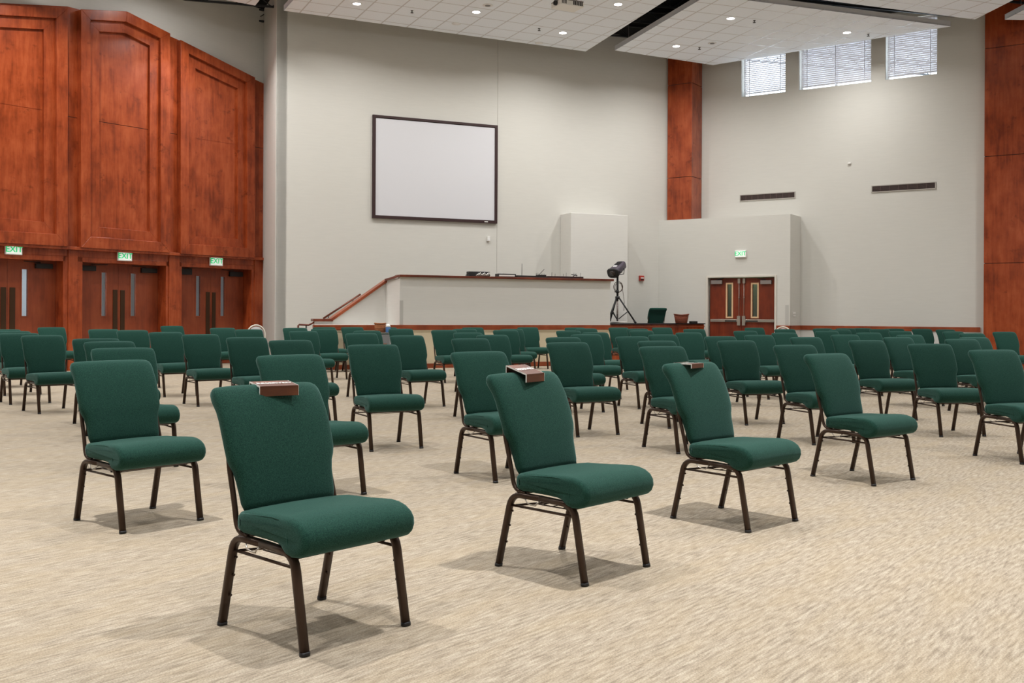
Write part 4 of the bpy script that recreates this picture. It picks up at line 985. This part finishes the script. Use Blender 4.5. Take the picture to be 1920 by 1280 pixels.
ORD = ['nearest', 'second nearest', 'third nearest', 'fourth nearest', 'fifth nearest', 'sixth nearest', 'seventh nearest', 'eighth nearest']
NUM = ['', 'one', 'two', 'three', 'four', 'five', 'six', 'seven', 'eight']
SPECIAL = {'A': 'large green padded chair nearest the camera with a wooden RESERVED sign on its back',
           'B': 'green padded chair, second in the front row, its tilted RESERVED sign readable',
           'C': 'green padded chair, third in the front row, with a small flat wooden sign',
           'D': 'large green padded chair at front left without a sign, showing all four legs',
           'E': 'green padded chair, fourth in the front row, right of the sign-bearing chairs',
           'j1': 'green padded chair cut by the right edge of the photo, fifth in front row',
           'b3': 'green padded chair directly behind the large front left chair',
           'c6': 'green padded chair directly behind the nearest chair, only part of it hidden',
           'j2': 'green padded chair in front of the broad wood pillar, rearmost at the right edge'}
bins = {}
for n, x, y, a in CH:
    if n in SPECIAL: continue
    bx, by = x-.05*math.sin(a), y+.05*math.cos(a); px = 960+F*bx/by
    for lo, hi, zt_ in ZONES:
        if lo <= px < hi: bins.setdefault(zt_, []).append((y, n)); break
LAB = dict(SPECIAL)
for zt_, lst in bins.items():
    lst.sort()
    for k, (_, n) in enumerate(lst):
        LAB[n] = 'green chair %s%s' % (zt_, '' if len(lst) == 1 else (', %s of %s' % (ORD[k], NUM[len(lst)])) if len(lst) > 2 else (', nearer of two' if k == 0 else ', farther of two'))
proto = make_chair(); chairs = {}
CG = 'green padded stacking chairs spaced around the hall'
def place_chair(n, x, y, a, z=0, label=None, first=[True]):
    c = proto if first[0] else copy_tree(proto); first[0] = False
    c.location = (x, y, z); c.rotation_euler = (0, 0, a+PI); tag(c, label or LAB[n], 'chair', CG); return c
for n, x, y, a in CH: chairs[n] = place_chair(n, x, y, a)
gx = at_y(1231, 590, 25.6)
place_chair('stage', gx.x+.03, gx.y+.12, PI+.35, .47, 'dark green chair on the riser behind the counter, only its back showing')

# ------------------------------------------------------------------ RESERVED signs over three chair backs
def reserved(n, lx, rise, label, turn=0, ly=-.052, fl=.036):
    ch = chairs[n]
    e = empty('reserved_sign', label, 'sign', (0, 0, 0), 0, 'wooden reserved signs on chair backs')
    e.matrix_world = Matrix.Translation(ch.location) @ Matrix.Rotation(ch.rotation_euler.z, 4, 'Z') @ Matrix.Translation((lx, ly, .8925)) @ Matrix.Rotation(turn, 4, 'Z')
    w2 = .080; yf = .058; yb = -.055; t = .004; dz_ = rise
    # folded board: top plate, front flap, rear flap
    mb = MB(); mb.prism([(-w2, yf, 0), (w2, yf, 0), (w2, yb, dz_), (-w2, yb, dz_)], (0, 0, t)); mb.build('top_plate', M['walnut'], e)
    mb = MB(); mb.box(-w2, w2, yf, yf+t, -fl, t); mb.build('front_flap', M['walnut'], e)
    mb = MB(); mb.box(-w2, w2, yb-t, yb, dz_-.075, dz_+t); mb.build('rear_flap', M['walnut'], e)
    for s in (-1, 1):
        mb = MB(); x0 = s*w2; x1 = s*(w2+.001)
        mb.prism([(x0, yf, -.001), (x0, yb, dz_-.001), (x0, yb, dz_+t+.001), (x0, yf, t+.001)], (x1-x0, 0, 0))
        mb.box(min(x0, x1), max(x0, x1), yf-.001, yf+t+.001, -fl, t); mb.box(min(x0, x1), max(x0, x1), yb-t, yb, dz_-.075, dz_+t)
        mb.build('white_edging', M['lettering'], e)
    # text lies on the top plate and reads from the front of the chair
    fx = Vector((-1, 0, 0)); fy = Vector((0, yb-yf, dz_)).normalized(); fz = fx.cross(fy)
    if fz.z < 0: fz = -fz
    mt = Matrix((fx, fy, fz)).transposed().to_4x4(); mt.translation = Vector((0, (yf+yb)/2, dz_/2+t+.0012))
    text_mesh('lettering', 'RESERVED', .032, M['lettering'], e, mt, .0006)
    return e
reserved('A', -.03, .012, 'wood-look RESERVED sign folded over the nearest chair back', -.25)
reserved('B', -.005, .038, 'wood-look RESERVED sign tilted up with bold white letters readable', .15)
reserved('C', .03, .003, 'wood-look RESERVED sign lying flat on the third front row chair', .2, fl=.022)

# ------------------------------------------------------------------ pale round-back folding chairs by the walls
def round_chair(loc, rot, label):
    e = empty('round_back_chair', label, 'chair', loc, rot, 'pale chairs with round grey backs')
    n = 17
    arch = [(.20*math.cos(PI*k/(n-1)), -.20-.10*0, .70+.215*math.sin(PI*k/(n-1))) for k in range(n)]
    mb = MB(); mb.tube([(.19, -.17, .44)]+arch+[(-.19, -.17, .44)], .016, 8); mb.build('back_frame', M['ivory'], e)
    mb = MB(); mb.rings([[(.165*math.cos(2*PI*j/24), y, .715+(.17 if math.sin(2*PI*j/24) > 0 else .13)*math.sin(2*PI*j/24)) for j in range(24)] for y in (-.215, -.185)]); mb.build('backrest', M['padgrey'], e)
    mb = MB(); mb.tube([(-.2, -.19, .60), (.2, -.19, .60)], .012, 6); mb.build('back_rail', M['ivory'], e)
    mb = MB(); mb.rings([rr_ring((0, .02, z), Vector((1, 0, 0)), Vector((0, 1, 0)), w_, w_, 24, .6) for z, w_ in ((.43, .20), (.44, .215), (.465, .215), (.475, .20))]); mb.build('seat', M['padgrey'], e)
    for sx in (-1, 1):
        mb = MB(); mb.tube([(sx*.19, -.17, .44), (sx*.20, -.22, 0)], .014, 8); mb.build('leg', M['ivory'], e)
        mb = MB(); mb.tube([(sx*.18, .18, .44), (sx*.19, .22, 0)], .014, 8); mb.build('leg', M['ivory'], e)
    return e
p = at_y(485.5, 620, 22.35); round_chair((p.x-.02, p.y, 0), PI+.45, 'pale round-backed chair in the nook beside the left wood panelling')
p = at_y(1466, 620, 24.05); round_chair((p.x, p.y, 0), PI-.4, 'pale round-backed chair against the wall right of the double doors')

# ------------------------------------------------------------------ small cart with basket and wipes
p = at_y(715.5, 622, 19.85)
ct = empty('metal_cart', 'narrow grey metal cart holding a basket and wipes, by the booth wall', 'cart', (p.x, p.y, 0), .25)
mb = MB(); mb.box(-.17, .17, -.14, .14, .795, .815); mb.build('cart_top', M['greym'], ct, .004)
mb = MB(); mb.box(-.155, .155, -.125, .125, .30, .78); mb.build('cart_body', M['grille'], ct, .004)
mb = MB(); mb.box(-.01, .09, -.14, -.127, .46, .60); mb.build('hanging_tag', M['wick2'], ct)
for sx in (-1, 1):
    for sy in (-1, 1):
        mb = MB(); mb.tube([(sx*.155, sy*.125, 0), (sx*.155, sy*.125, .795)], .011, 6); mb.build('leg', M['greym'], ct)
q = at_y(713.2, 620, 19.85); basket('wicker_basket', 'tall honey wicker basket on the grey cart below the stair rail', (q.x-.005, q.y, .816), .103, .112, .175, M['wick2'], 1.0, wave=.004)
q = at_y(728.3, 620, 19.75)
wp = empty('wipes_canister', 'blue wipes canister with white lid beside the honey wicker basket', 'canister', (p.x+.135, p.y-.06, .816))
mb = MB(); mb.lathe((0, 0, 0), [(.045, 0), (.048, .01), (.048, .105), (.045, .11)], 20); mb.build('body', M['blue'], wp)
mb = MB(); mb.lathe((0, 0, 0), [(.049, .108), (.049, .125), (.035, .150), (.012, .165)], 20); mb.build('lid', M['whitep'], wp)
